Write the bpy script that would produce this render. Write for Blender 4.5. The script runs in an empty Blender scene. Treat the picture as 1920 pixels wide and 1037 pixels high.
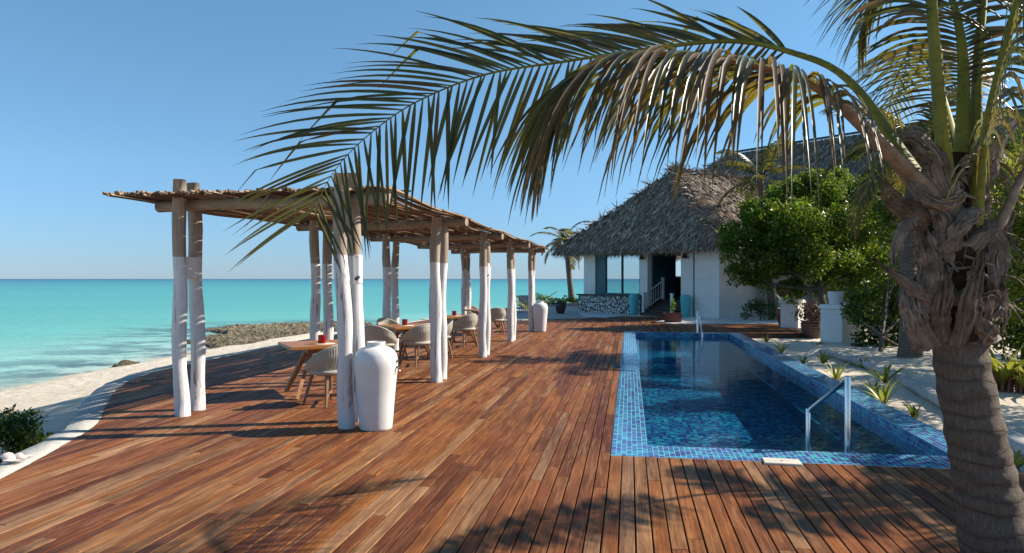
import bpy, math, random
import numpy as np
from mathutils import noise as mnoise, Vector
random.seed(7); rng = np.random.default_rng(7)
SC = bpy.context.scene
COL = SC.collection
R = math.radians

# ------------------------------------------------------------------ camera, sky, sun, exposure
F, HZ, CX, H = 1361.0, 523.0, 960.0, 1.7          # focal length in px, horizon row, centre column, eye height
cd = bpy.data.cameras.new("camera"); cam = bpy.data.objects.new("camera", cd); COL.objects.link(cam)
cam.location = (0, 0, H); cam.rotation_euler = (R(90), 0, 0)
cd.sensor_width = 36; cd.lens = F / 1920 * 36; cd.shift_y = 4.5 / 1920
cd.clip_start = 0.05; cd.clip_end = 60000
SC.camera = cam
SUN_EL, SUN_AZ = R(34), math.atan2(0.978, 0.205)  # azimuth measured from +Y towards +X
wd = bpy.data.worlds.new("World"); SC.world = wd; wd.use_nodes = True
wn = wd.node_tree; bg = wn.nodes['Background']
sky = wn.nodes.new('ShaderNodeTexSky'); sky.sky_type = 'NISHITA'; sky.sun_disc = False
sky.sun_elevation = SUN_EL; sky.sun_rotation = SUN_AZ
sky.altitude = 0; sky.air_density = 1.0; sky.dust_density = 0.0; sky.ozone_density = 4.0
# clear sea air: cool the low band of the sky, where the Nishita model turns yellow
tc = wn.nodes.new('ShaderNodeTexCoord'); sp = wn.nodes.new('ShaderNodeSeparateXYZ'); wn.links.new(tc.outputs['Generated'], sp.inputs[0])
cr_ = wn.nodes.new('ShaderNodeValToRGB'); wn.links.new(sp.outputs[2], cr_.inputs[0])
for _p, _c in ((0.0, (.46,.66,1.10,1)), (.05, (.58,.79,1.11,1)), (.14, (.80,1.02,1.14,1)), (.35, (1.02,1.27,1.21,1))):
    e = cr_.color_ramp.elements[0] if _p == 0 else cr_.color_ramp.elements.new(_p); e.position = _p; e.color = _c
cr_.color_ramp.elements[-1].color = (1.0,1.22,1.16,1)
mu = wn.nodes.new('ShaderNodeMix'); mu.data_type = 'RGBA'; mu.blend_type = 'MULTIPLY'; mu.inputs[0].default_value = 1
wn.links.new(sky.outputs[0], mu.inputs[6]); wn.links.new(cr_.outputs[0], mu.inputs[7])
wn.links.new(mu.outputs[2], bg.inputs[0]); bg.inputs[1].default_value = 0.076
sl = bpy.data.lights.new("sun", 'SUN'); sl.energy = 5.0; sl.angle = R(0.5); sl.color = (1.0, 0.91, 0.77)
so = bpy.data.objects.new("sun", sl); COL.objects.link(so)
sdir = Vector((math.cos(SUN_EL)*math.sin(SUN_AZ), math.cos(SUN_EL)*math.cos(SUN_AZ), math.sin(SUN_EL)))
so.rotation_euler = sdir.to_track_quat('Z', 'Y').to_euler(); so.location = (30, 10, 30)
SC.view_settings.view_transform = 'Standard'; SC.view_settings.look = 'None'
SC.view_settings.exposure = 0.75; SC.view_settings.gamma = 1.0
SC.cycles.max_bounces = 8; SC.cycles.transparent_max_bounces = 16
SC.cycles.caustics_reflective = False; SC.cycles.caustics_refractive = True

# ------------------------------------------------------------------ frames
YAW = math.atan2(220, F); CY, SY = math.cos(YAW), math.sin(YAW)
def P(px, py, z=0.0):
    d = F*(H-z)/(py-HZ); return np.array([(px-CX)/F*d, d, z])
def Q(px, py, d): return np.array([(px-CX)/F*d, d, H-(py-HZ)/F*d])
def W(u, v, z=0.0): return np.array([CY*u+SY*v, -SY*u+CY*v, z])
def UV(p): return CY*p[0]-SY*p[1], SY*p[0]+CY*p[1]

# ------------------------------------------------------------------ mesh helpers
class MB:
    def __init__(s): s.v=[]; s.f=[]; s.n=0
    def add(s, v, f, mat=0, smooth=False):
        v = np.asarray(v, float).reshape(-1, 3)
        if isinstance(f, np.ndarray): s.f.append((f+s.n, mat, smooth))
        else:
            by = {}
            for q in f: by.setdefault(len(q), []).append(q)
            for q in by.values(): s.f.append((np.array(q, int)+s.n, mat, smooth))
        s.v.append(v); s.n += len(v); return s
    def build(s, name, mats, parent=None, loc=None, rotz=0, uvbox=False):
        me = bpy.data.meshes.new(name)
        V = np.concatenate(s.v); lt=[]; li=[]; mi=[]; sm=[]
        for f, m, k in s.f:
            lt.append(np.full(len(f), f.shape[1])); li.append(f.ravel())
            mi.append(np.full(len(f), m)); sm.append(np.full(len(f), k))
        lt=np.concatenate(lt); li=np.concatenate(li); mi=np.concatenate(mi); sm=np.concatenate(sm)
        me.vertices.add(len(V)); me.vertices.foreach_set('co', V.ravel())
        me.loops.add(len(li)); me.loops.foreach_set('vertex_index', li)
        me.polygons.add(len(lt)); ls=np.concatenate([[0], np.cumsum(lt)[:-1]])
        me.polygons.foreach_set('loop_start', ls); me.polygons.foreach_set('loop_total', lt)
        me.polygons.foreach_set('material_index', mi); me.polygons.foreach_set('use_smooth', sm.astype(bool))
        me.update(calc_edges=True); me.validate()
        for m in (mats if isinstance(mats, (list, tuple)) else [mats]): me.materials.append(m)
        if uvbox:
            uvl = me.uv_layers.new(name='UVMap')
            for p in me.polygons:
                n = p.normal
                ax = max(range(3), key=lambda i: abs(n[i])); a, b = [(1,2),(0,2),(0,1)][ax]
                for l in p.loop_indices:
                    c = me.vertices[me.loops[l].vertex_index].co; uvl.data[l].uv = (c[a], c[b])
        o = bpy.data.objects.new(name, me); COL.objects.link(o)
        if parent is not None: o.parent = parent
        if loc is not None: o.location = loc
        o.rotation_euler.z = rotz
        return o

def tag(o, label=None, cat=None, group=None, kind=None):
    if label: o['label'] = label
    if cat: o['category'] = cat
    if group: o['group'] = group
    if kind: o['kind'] = kind
    return o
def thing(name, label, cat, loc=(0,0,0), rotz=0, group=None):
    o = bpy.data.objects.new(name, None); COL.objects.link(o); o.empty_display_size = .2
    o.location = loc; o.rotation_euler.z = rotz
    return tag(o, label, cat, group)
def dup(root, loc, rotz, label, group=None, scale=None):
    r = root.copy(); COL.objects.link(r); r.location = loc; r.rotation_euler.z = rotz; r['label'] = label
    if group: r['group'] = group
    if scale: r.scale = (scale,)*3
    for ch in list(root.children):
        c = ch.copy(); COL.objects.link(c); c.parent = r
        for g in ch.children:
            d = g.copy(); COL.objects.link(d); d.parent = c
    return r

BOXF = [(0,3,2,1),(4,5,6,7),(0,1,5,4),(1,2,6,5),(2,3,7,6),(3,0,4,7)]
def box(mb, a, b, mat=0, rot=0, c=None, bev=0.0):
    (x0,y0,z0),(x1,y1,z1) = a, b
    if bev > 0:                                   # chamfered box
        import itertools
        vs=[]; idx={}
        fs=[]
        k=bev
        def vv(p):
            p=tuple(round(q,6) for q in p)
            if p not in idx: idx[p]=len(vs); vs.append(p)
            return idx[p]
        X=(x0,x1);Y=(y0,y1);Z=(z0,z1)
        sg=lambda i:(1 if i==0 else -1)*k
        # 3 verts per corner
        cv={}
        for i,j,l in itertools.product((0,1),repeat=3):
            cv[i,j,l]=(vv((X[i],Y[j]+sg(j),Z[l]+sg(l))),vv((X[i]+sg(i),Y[j],Z[l]+sg(l))),vv((X[i]+sg(i),Y[j]+sg(j),Z[l])))
        ring=[(0,0),(1,0),(1,1),(0,1)]
        for l in (0,1): q=[cv[i,j,l][2] for i,j in ring]; fs.append(q if l else q[::-1])
        for j in (0,1): q=[cv[i,j,l][1] for i,l in ring]; fs.append(q[::-1] if j else q)
        for i in (0,1): q=[cv[i,j,l][0] for j,l in ring]; fs.append(q if i else q[::-1])
        for j in (0,1):
            for l in (0,1): fs.append([cv[0,j,l][1],cv[1,j,l][1],cv[1,j,l][2],cv[0,j,l][2]])
        for i in (0,1):
            for l in (0,1): fs.append([cv[i,0,l][0],cv[i,1,l][0],cv[i,1,l][2],cv[i,0,l][2]])
        for i in (0,1):
            for j in (0,1): fs.append([cv[i,j,0][0],cv[i,j,1][0],cv[i,j,1][1],cv[i,j,0][1]])
        for t in cv.values(): fs.append(list(t))
        v=np.array(vs)
    else:
        v=np.array([(x0,y0,z0),(x1,y0,z0),(x1,y1,z0),(x0,y1,z0),(x0,y0,z1),(x1,y0,z1),(x1,y1,z1),(x0,y1,z1)],float); fs=BOXF
    if rot:
        cc=np.array(c if c is not None else [(x0+x1)/2,(y0+y1)/2,0]); ca,sa=math.cos(rot),math.sin(rot)
        d=v-cc; v=np.stack([cc[0]+ca*d[:,0]-sa*d[:,1], cc[1]+sa*d[:,0]+ca*d[:,1], v[:,2]],1)
    mb.add(v, fs, mat)
def catmull(pts, n):
    pts=np.asarray(pts,float); m=len(pts)
    if m==2: t=np.linspace(0,1,n)[:,None]; return pts[0]*(1-t)+pts[1]*t
    ext=np.vstack([2*pts[0]-pts[1],pts,2*pts[-1]-pts[-2]])
    seg=np.linalg.norm(np.diff(pts,axis=0),axis=1); cum=np.concatenate([[0],np.cumsum(seg)])
    out=[]
    for s in np.linspace(0,cum[-1],n):
        i=min(np.searchsorted(cum,s,side='right')-1,m-2); t=(s-cum[i])/max(seg[i],1e-9)
        p0,p1,p2,p3=ext[i:i+4]
        out.append(.5*((2*p1)+(-p0+p2)*t+(2*p0-5*p1+4*p2-p3)*t*t+(-p0+3*p1-3*p2+p3)*t**3))
    return np.array(out)
def nrm(a): return a/np.maximum(np.linalg.norm(a,axis=-1,keepdims=True),1e-9)
def sweep(mb, path, rx, ry=None, sides=8, ref=(0,0,1), mat=0, smooth=True, cap=True, jit=0.0):
    path=np.asarray(path,float); n=len(path)
    rx=np.broadcast_to(np.asarray(rx,float),(n,)); ry=rx if ry is None else np.broadcast_to(np.asarray(ry,float),(n,))
    T=nrm(np.gradient(path,axis=0)); ref=np.array(ref,float)
    if abs(T[0]@ref)>.95: ref=np.array((1.,0,0))
    A=[]; a=ref-(ref@T[0])*T[0]; a/=np.linalg.norm(a)
    for t in T: a=a-(a@t)*t; a/=max(np.linalg.norm(a),1e-9); A.append(a)
    A=np.array(A); B=np.cross(T,A)
    th=np.linspace(0,2*math.pi,sides,endpoint=False); k=np.ones((n,sides))
    if jit: k=1+jit*rng.standard_normal((n,sides))
    v=path[:,None]+A[:,None]*(np.cos(th)[None,:]*ry[:,None]*k)[...,None]+B[:,None]*(np.sin(th)[None,:]*rx[:,None]*k)[...,None]
    v=v.reshape(-1,3); i=np.arange(n-1)[:,None]*sides; j=np.arange(sides)[None]; j2=(j+1)%sides
    f=np.stack([i+j,i+sides+j,i+sides+j2,i+j2],-1).reshape(-1,4)[:,::-1]
    mb.add(v,f,mat,smooth)
    if cap:
        b=mb.n-len(v)
        mb.f.append((np.arange(sides)[None][:, ::1]+b,mat,False)); mb.f.append((np.arange(sides)[None][:, ::-1]+b+(n-1)*sides,mat,False))
def lathe(mb, prof, sides=32, mat=0, c=(0,0,0), smooth=True, rib=None):
    prof=np.array(prof,float); th=np.linspace(0,2*math.pi,sides,endpoint=False)
    r=prof[:,0][:,None]*np.ones(sides)
    if rib: r=r*(1+rib[1]*np.cos(rib[0]*th)[None])
    v=np.stack([c[0]+r*np.cos(th),c[1]+r*np.sin(th),c[2]+np.repeat(prof[:,1][:,None],sides,1)],-1).reshape(-1,3)
    n=len(prof); i=np.arange(n-1)[:,None]*sides; j=np.arange(sides)[None]; j2=(j+1)%sides
    f=np.stack([i+j,i+j2,i+sides+j2,i+sides+j],-1).reshape(-1,4); mb.add(v,f,mat,smooth)
def smoothprof(pts,n=40):
    p=catmull([(a,b,0) for a,b in pts],n); p[:,0]=np.maximum(p[:,0],0.001); return p[:,:2]
def poly_slab(mb, pts, z0, z1, mat=0):
    n=len(pts); a=[(p[0],p[1],z0) for p in pts]+[(p[0],p[1],z1) for p in pts]
    area=sum(pts[i][0]*pts[(i+1)%n][1]-pts[(i+1)%n][0]*pts[i][1] for i in range(n))
    top=list(range(n,2*n)); bot=list(range(n))[::-1]
    sd=[(i,(i+1)%n,n+(i+1)%n,n+i) for i in range(n)]
    if area<0: top=top[::-1]; bot=bot[::-1]; sd=[q[::-1] for q in sd]
    mb.add(a,[top],mat); mb.f.append((np.array([bot])+mb.n-2*n,mat,False)); mb.f.append((np.array(sd)+mb.n-2*n,mat,False))

# ------------------------------------------------------------------ material helpers
class Mt:
    def __init__(s, name, rough=.6, color=(.5,.5,.5), spec=.5, metal=0):
        s.m=bpy.data.materials.new(name); s.m.use_nodes=True; s.nt=s.m.node_tree
        s.b=s.nt.nodes['Principled BSDF']; s.out=s.nt.nodes['Material Output']
        s.set('Roughness',rough); s.set('Base Color',(*color,1)); s.set('Specular IOR Level',spec); s.set('Metallic',metal)
    def set(s,k,v):
        i=s.b.inputs[k]
        if hasattr(v,'is_linked') or isinstance(v,bpy.types.NodeSocket): s.nt.links.new(v,i)
        else: i.default_value=v
    def node(s,t,**kw):
        n=s.nt.nodes.new(t)
        for k,v in kw.items(): setattr(n,k,v)
        return n
    def link(s,a,b): s.nt.links.new(a,b)
    def inp(s,n,k,v):
        if isinstance(v,bpy.types.NodeSocket): s.link(v,n.inputs[k])
        else: n.inputs[k].default_value=v
    def obj(s): return s.node('ShaderNodeTexCoord').outputs['Object']
    def uv(s): return s.node('ShaderNodeTexCoord').outputs['UV']
    def isl(s): return s.node('ShaderNodeNewGeometry').outputs['Random Per Island']
    def attr(s,a): return s.node('ShaderNodeAttribute',attribute_name=a).outputs['Fac']
    def sc(s,vec,scale=(1,1,1),loc=(0,0,0),rot=(0,0,0)):
        n=s.node('ShaderNodeMapping'); s.inp(n,'Vector',vec); s.inp(n,'Scale',scale); s.inp(n,'Location',loc); s.inp(n,'Rotation',rot); return n.outputs[0]
    def noise(s,vec,scale=5,detail=4,rough=.55,dist=0,dim='3D',w=None):
        n=s.node('ShaderNodeTexNoise',noise_dimensions='4D' if w is not None else dim); s.inp(n,'Vector',vec)
        s.inp(n,'Scale',scale); s.inp(n,'Detail',detail); s.inp(n,'Roughness',rough); s.inp(n,'Distortion',dist)
        if w is not None: s.inp(n,'W',w)
        return n.outputs['Fac']
    def vor(s,vec,scale,feature='F1',out='Distance',rnd=1):
        n=s.node('ShaderNodeTexVoronoi',feature=feature); s.inp(n,'Vector',vec); s.inp(n,'Scale',scale); s.inp(n,'Randomness',rnd); return n.outputs[out]
    def math(s,op,a,b=0.0,c=0.0):
        n=s.node('ShaderNodeMath',operation=op); s.inp(n,0,a); s.inp(n,1,b); s.inp(n,2,c); return n.outputs[0]
    def ramp(s,fac,stops,interp='LINEAR'):
        n=s.node('ShaderNodeValToRGB'); n.color_ramp.interpolation=interp; s.inp(n,0,fac); e=n.color_ramp.elements
        while len(e)<len(stops): e.new(.5)
        for i,(p,c) in enumerate(stops):
            e[i].position=p; e[i].color=(*c,1) if hasattr(c,'__len__') else (c,c,c,1)
        return n.outputs[0]
    def mix(s,fac,a,b,blend='MIX'):
        n=s.node('ShaderNodeMix',data_type='RGBA',blend_type=blend)
        for k,v in ((0,fac),(6,a),(7,b)):
            if isinstance(v,bpy.types.NodeSocket): s.link(v,n.inputs[k])
            else: n.inputs[k].default_value=v if k==0 else ((*v,1) if len(v)==3 else v)
        return n.outputs[2]
    def xyz(s,vec): n=s.node('ShaderNodeSeparateXYZ'); s.inp(n,0,vec); return n.outputs
    def comb(s,x,y,z): n=s.node('ShaderNodeCombineXYZ'); s.inp(n,0,x); s.inp(n,1,y); s.inp(n,2,z); return n.outputs[0]
    def bump(s,h,strength=.4,dist=.02):
        n=s.node('ShaderNodeBump'); s.inp(n,'Height',h); s.inp(n,'Strength',strength); s.inp(n,'Distance',dist); s.link(n.outputs[0],s.b.inputs['Normal']); return n.outputs[0]
    def translucent(s,color,fac):
        t=s.node('ShaderNodeBsdfTranslucent'); s.inp(t,'Color',color if isinstance(color,bpy.types.NodeSocket) else (*color,1))
        mx=s.node('ShaderNodeMixShader'); s.inp(mx,0,fac); s.link(s.b.outputs[0],mx.inputs[1]); s.link(t.outputs[0],mx.inputs[2])
        s.link(mx.outputs[0],s.out.inputs['Surface']); return mx

def leaf_mat(name, c0, c1, c2, tr, tfac=.35, rough=.4, spec=.4):
    m=Mt(name,rough,spec=spec); r=m.isl()
    col=m.ramp(r,[(0,c0),(.5,c1),(1,c2)]); m.set('Base Color',col)
    m.translucent(m.mix(.5,col,tr),tfac); return m.m
def simple(name,color,rough=.5,metal=0,spec=.5,var=.12,scale=6,bmp=0,bscale=30):
    m=Mt(name,rough,spec=spec,metal=metal); o=m.obj(); n=m.noise(o,scale,5,.6)
    c0=tuple(max(0,x*(1-var)) for x in color); c1=tuple(min(1,x*(1+var)) for x in color)
    m.set('Base Color',m.ramp(n,[(.3,c0),(.7,c1)]))
    if bmp: m.bump(m.noise(o,bscale,4),bmp,.01)
    return m.m

# deck boards
m=Mt('deck_wood',.6,spec=.10); o=m.obj(); r=m.isl(); x=m.xyz(o)
r2=m.math('FRACT',m.math('MULTIPLY',r,37.17)); r3=m.math('FRACT',m.math('MULTIPLY',r,91.7))
base=m.ramp(r,[(0,(.14,.048,.022)),(.12,(.20,.070,.030)),(.30,(.29,.105,.040)),(.52,(.37,.145,.052)),(.72,(.43,.170,.044)),(.84,(.44,.23,.10)),(.94,(.52,.32,.18)),(1,(.32,.19,.11))])
g=m.noise(m.comb(m.math('MULTIPLY',x[0],70),m.math('MULTIPLY',x[1],1.6),m.math('MULTIPLY',r,50)),1,6,.65,.6)
g2=m.noise(m.comb(m.math('MULTIPLY',x[0],9),m.math('MULTIPLY',x[1],1.1),m.math('MULTIPLY',r2,50)),1,4,.6,.8)
bl=m.noise(m.comb(m.math('MULTIPLY',x[0],1.5),m.math('MULTIPLY',x[1],.7),0.0),1,5,.65,.4)
c=m.mix(m.ramp(g,[(.30,0.),(.72,1.)]),m.mix(.72,base,(.045,.02,.013)),base)
c=m.mix(m.ramp(g2,[(.42,0.),(.62,.85)]),c,m.mix(.62,c,(.055,.020,.014)))
c=m.mix(m.ramp(bl,[(.47,0.),(.68,.5)]),c,(.085,.036,.020))
c=m.mix(m.ramp(m.noise(m.comb(m.math('MULTIPLY',x[0],22),m.math('MULTIPLY',x[1],1.3),m.math('MULTIPLY',r3,60)),1,5,.7,1.),[(.50,0.),(.74,.42)]),c,(.54,.36,.22))
bx=m.math('FRACT',m.math('DIVIDE',m.math('SUBTRACT',x[0],-.18),.11)); by=m.math('FRACT',m.math('DIVIDE',x[1],.62))
ddx=m.math('MULTIPLY',m.math('SUBTRACT',m.math('ABSOLUTE',m.math('SUBTRACT',bx,.5)),.27),.11); ddy=m.math('MULTIPLY',m.math('SUBTRACT',by,.5),.62)
rr_=m.math('SQRT',m.math('ADD',m.math('MULTIPLY',ddx,ddx),m.math('MULTIPLY',ddy,ddy))); c=m.mix(1.0,c,(.92,.80,.69),'MULTIPLY'); c=m.mix(m.ramp(rr_,[(.0,.9),(.0046,.9),(.0066,0.)]),c,(.025,.018,.015))
m.set('Base Color',c); m.set('Roughness',m.ramp(g2,[(.3,.46),(.8,.7)])); m.bump(g,.5,.004); DECK=m.m
# stone edging
m=Mt('edging_stone',.85); o=m.obj(); n=m.noise(o,3,8,.7); n2=m.noise(o,22,5,.7)
m.set('Base Color',m.mix(m.ramp(n2,[(.35,0.),(.7,.6)]),m.ramp(n,[(.3,(.36,.35,.33)),(.7,(.60,.58,.53))]),(.24,.23,.22))); m.bump(m.math('ADD',n,m.math('MULTIPLY',n2,.5)),.7,.03); EDGE=m.m
# sand
m=Mt('sand',.95,spec=.15); o=m.node('ShaderNodeNewGeometry').outputs['Position']; n=m.noise(o,.35,6,.6); n2=m.noise(o,4,6,.65); n3=m.noise(o,120,3,.7)
c=m.ramp(n,[(.3,(.68,.58,.45)),(.7,(.79,.69,.56))]); c=m.mix(m.ramp(n2,[(.42,0.),(.75,.4)]),c,(.58,.48,.37))
z=m.xyz(o)[2]; wet=m.math('ADD',z,m.math('MULTIPLY',m.math('SUBTRACT',n,.5),.14))
c=m.mix(m.node('ShaderNodeMapRange').outputs[0] if 0 else m.ramp(m.math('MULTIPLY_ADD',wet,1,1.4),[(.02,.85),(.2,0.)]),c,(.44,.40,.32))
c=m.mix(m.ramp(m.noise(o,26,2,.6),[(.66,0.),(.72,.55)]),c,(.16,.11,.07))
m.set('Base Color',c); m.bump(m.math('ADD',m.math('ADD',n2,m.math('MULTIPLY',n3,.25)),m.math('MULTIPLY',m.ramp(m.vor(m.sc(o,(2.2,2.2,.2)),1),[(.12,0.),(.42,1.)]),.5)),.85,.07); SAND=m.m
m=Mt('gravel',.9); o=m.obj(); v=m.vor(o,14,'F1','Color'); n=m.vor(o,14)
m.set('Base Color',m.ramp(m.xyz(v)[0],[(0,(.45,.44,.42)),(.5,(.7,.69,.66)),(1,(.82,.81,.78))])); m.bump(n,-.9,.05); GRAVEL=m.m
m=Mt('paving',.85); o=m.obj(); n=m.noise(o,2,6,.65)
bk=m.node('ShaderNodeTexBrick'); m.inp(bk,'Vector',o); m.inp(bk,'Scale',2.2); m.inp(bk,'Mortar Size',.03); bk.inputs['Color1'].default_value=(.50,.47,.42,1); bk.inputs['Color2'].default_value=(.42,.40,.36,1); bk.inputs['Mortar'].default_value=(.25,.24,.22,1)
m.set('Base Color',m.mix(.4,bk.outputs[0],m.ramp(n,[(.3,(.34,.32,.29)),(.7,(.58,.55,.49))]))); m.bump(n,.5,.02); PAVE=m.m
# sea: colour follows distance off shore (real depth of water over pale sand)
m=Mt('sea_water',.28,spec=.05); a=m.attr('shore'); o=m.node('ShaderNodeNewGeometry').outputs['Position']
n=m.noise(m.sc(o,(.02,.05,.05)),1,4,.6)
a2=m.math('ADD',a,m.math('MULTIPLY',m.math('SUBTRACT',n,.5),.10))
c=m.ramp(a2,[(.0,(.50,.55,.44)),(.10,(.36,.56,.48)),(.20,(.27,.53,.46)),(.30,(.13,.42,.365)),(.42,(.09,.365,.335)),(.56,(.065,.32,.315)),(.68,(.04,.235,.27)),(.79,(.02,.15,.22)),(.88,(.012,.085,.16))])
st=m.noise(m.sc(o,(.012,.16,.1)),1,5,.6); c=m.mix(m.ramp(st,[(.5,0.),(.7,.35)]),c,m.mix(.6,c,(.16,.55,.52)))
rf=m.attr('reef'); rn=m.noise(m.sc(o,(.35,.6,.5)),1,6,.65)
c=m.mix(m.math('MULTIPLY',m.ramp(rf,[(.1,0.),(.9,1.)]),m.ramp(rn,[(.42,0.),(.56,.9)])),c,(.035,.085,.095))
fo=m.math('MULTIPLY',m.ramp(rf,[(.8,0.),(1,1.)]),m.ramp(m.noise(m.sc(o,(.5,1.3,1)),1,6,.75,1.),[(.60,0.),(.68,.8)]))
c=m.mix(fo,c,(.75,.8,.8)); m.set('Base Color',c)
wv=m.math('ADD',m.noise(m.sc(o,(.9,1.6,1)),1,4,.6),m.math('MULTIPLY',m.noise(m.sc(o,(4,7,1)),1,3,.6),.35)); m.bump(wv,.8,.13); SEA=m.m
m=Mt('rock',.9,spec=.3); o=m.obj(); n=m.noise(o,1.2,8,.75); n2=m.noise(o,6,6,.7); z=m.xyz(o)[2]
c=m.ramp(n2,[(.32,(.035,.028,.018)),(.5,(.15,.125,.08)),(.70,(.42,.36,.25))])
m.set('Base Color',m.mix(m.ramp(m.math('MULTIPLY_ADD',z,1.,1.35),[(.02,.8),(.25,0.)]),c,(.035,.032,.025))); m.bump(m.math('ADD',n,n2),1,.15); ROCK=m.m
# pool mosaic
m=Mt('pool_mosaic',.2,spec=.25); u=m.uv(); k=1/.0514; s=m.sc(u,(k,k,k)); X=m.xyz(s)
fx=m.math('FRACT',X[0]); fy=m.math('FRACT',X[1])
sub0=0; ce=m.comb(m.math('FLOOR',X[0]),m.math('FLOOR',X[1]),0.0); wn_=m.node('ShaderNodeTexWhiteNoise',noise_dimensions='2D'); m.inp(wn_,'Vector',ce)
v=wn_.outputs['Value']; sub=m.noise(s,6,3,.7,1.5)
c=m.ramp(v,[(0,(.005,.008,.11)),(.18,(.012,.026,.25)),(.36,(.006,.075,.30)),(.52,(.006,.17,.38)),(.68,(.010,.29,.43)),(.84,(.015,.40,.44)),(.93,(.045,.035,.27)),(1,(.04,.36,.54))])
c=m.mix(m.ramp(sub,[(.3,0.),(.7,.22)]),c,m.mix(.4,c,(.12,.42,.72)))
dx=m.math('ABSOLUTE',m.math('SUBTRACT',fx,.5)); dy=m.math('ABSOLUTE',m.math('SUBTRACT',fy,.5)); ed=m.math('MAXIMUM',dx,dy)
gr=m.ramp(ed,[(.460,0.),(.474,1.)]); m.set('Base Color',m.mix(gr,c,(.42,.54,.62))); m.set('Roughness',m.ramp(ed,[(.45,.1),(.47,.7)])); m.bump(ed,-.5,.004); TILE=m.m
# basin floor: same mosaic, seen with grey-blue grout
def tile2():
    m=Mt('pool_mosaic_floor',.3,spec=.3); u=m.uv(); k=1/.0514; s=m.sc(u,(k,k,k)); X=m.xyz(s); fx=m.math('FRACT',X[0]); fy=m.math('FRACT',X[1])
    ce=m.comb(m.math('FLOOR',X[0]),m.math('FLOOR',X[1]),0.0); w=m.node('ShaderNodeTexWhiteNoise',noise_dimensions='2D'); m.inp(w,'Vector',ce)
    c=m.ramp(w.outputs['Value'],[(0,(.004,.010,.12)),(.2,(.006,.035,.23)),(.42,(.006,.10,.32)),(.65,(.008,.20,.40)),(.85,(.012,.33,.48)),(1,(.04,.40,.56))])
    ed=m.math('MAXIMUM',m.math('ABSOLUTE',m.math('SUBTRACT',fx,.5)),m.math('ABSOLUTE',m.math('SUBTRACT',fy,.5)))
    m.set('Base Color',m.mix(m.ramp(ed,[(.45,0.),(.47,1.)]),c,(.06,.22,.36))); return m.m
TILE2=tile2()
# pool water
m=Mt('pool_water',.02); o=m.obj()
wv=m.math('ADD',m.noise(m.sc(o,(1.6,2.6,1)),1,3,.5,.4),m.math('MULTIPLY',m.noise(m.sc(o,(7,11,1)),1,3,.5),.18))
bp=m.node('ShaderNodeBump'); m.inp(bp,'Height',wv); m.inp(bp,'Strength',.22); m.inp(bp,'Distance',.025)
g_=m.node('ShaderNodeBsdfGlass'); m.inp(g_,'IOR',1.33); m.inp(g_,'Roughness',0.0); g_.inputs['Color'].default_value=(.80,.97,1,1); m.link(bp.outputs[0],g_.inputs['Normal']); m.link(g_.outputs[0],m.out.inputs[0]); POOLW=m.m
STEEL=simple('steel',(.62,.63,.64),.18,1,var=.05); LID=simple('lid_plastic',(.62,.56,.46),.6,var=.12,scale=12); DARKMETAL=simple('dark_metal',(.03,.03,.035),.4,.6)
BRASS=simple('tap_metal',(.35,.33,.28),.3,1)
# pergola posts: weathered wood above, white paint below
m=Mt('post_wood',.75); o=m.obj(); z=m.xyz(o)[2]; r=m.isl()
g=m.noise(m.sc(o,(26,26,1.3)),1,6,.7,.5); n=m.noise(o,5,6,.7)
wood=m.mix(m.ramp(n,[(.35,0.),(.65,.7)]),m.ramp(g,[(.28,(.17,.115,.08)),(.5,(.36,.28,.21)),(.75,(.54,.45,.36))]),(.31,.245,.19))
pl=m.noise(m.sc(o,(20,20,.9)),1,7,.75,.9); chip=m.ramp(m.math('ADD',pl,m.math('MULTIPLY',m.math('SUBTRACT',m.isl(),.5),.16)),[(.60,0.),(.63,1.)])
paint=m.mix(m.ramp(m.noise(o,9,5,.7),[(.3,0.),(.8,.4)]),(.70,.68,.675),(.54,.51,.50)); paint=m.mix(m.ramp(m.noise(m.sc(o,(45,45,1.6)),1,5,.7),[(.45,0.),(.8,.5)]),paint,(.47,.44,.43)); paint=m.mix(m.ramp(m.math('ADD',z,m.math('MULTIPLY',n,.3)),[(.10,.6),(.30,0.)]),paint,(.36,.30,.26)); paint=m.mix(chip,paint,(.30,.21,.16))
line=m.math('ADD',z,m.math('MULTIPLY',m.math('SUBTRACT',n,.5),.05)); m.set('Base Color',m.mix(m.math('LESS_THAN',line,m.math('MULTIPLY_ADD',r,.04,1.95)),wood,paint)); m.bump(m.math('ADD',g,m.math('MULTIPLY',chip,-.5)),.7,.012); POST=m.m
m=Mt('beam_wood',.8); o=m.obj(); g=m.noise(m.sc(o,(1.3,26,26)),1,6,.7,.5); n=m.noise(o,4,6,.7)
m.set('Base Color',m.mix(m.ramp(n,[(.35,0.),(.65,.6)]),m.ramp(g,[(.28,(.14,.10,.07)),(.5,(.29,.22,.16)),(.75,(.46,.37,.28))]),(.25,.2,.15))); m.bump(g,.7,.012); BEAM=m.m
m=Mt('stick_wood',.85); o=m.obj(); r=m.isl(); g=m.noise(m.sc(o,(40,2.5,40)),1,5,.7)
m.set('Base Color',m.mix(m.ramp(g,[(.3,.55),(.7,0.)]),m.ramp(r,[(0,(.11,.062,.038)),(.4,(.21,.125,.075)),(.75,(.33,.215,.13)),(1,(.48,.37,.26))]),(.06,.035,.022))); m.bump(g,.5,.006); STICK=m.m
m=Mt('white_glaze',.45); o=m.obj(); n=m.noise(o,5,6,.65); m.set('Base Color',m.mix(m.ramp(n,[(.4,0.),(.85,.5)]),(.70,.69,.685),(.54,.52,.50))); m.bump(m.noise(o,12,4),.15,.01); JAR=m.m
WPAINT=simple('white_paint',(.78,.77,.76),.6,var=.06)
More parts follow.
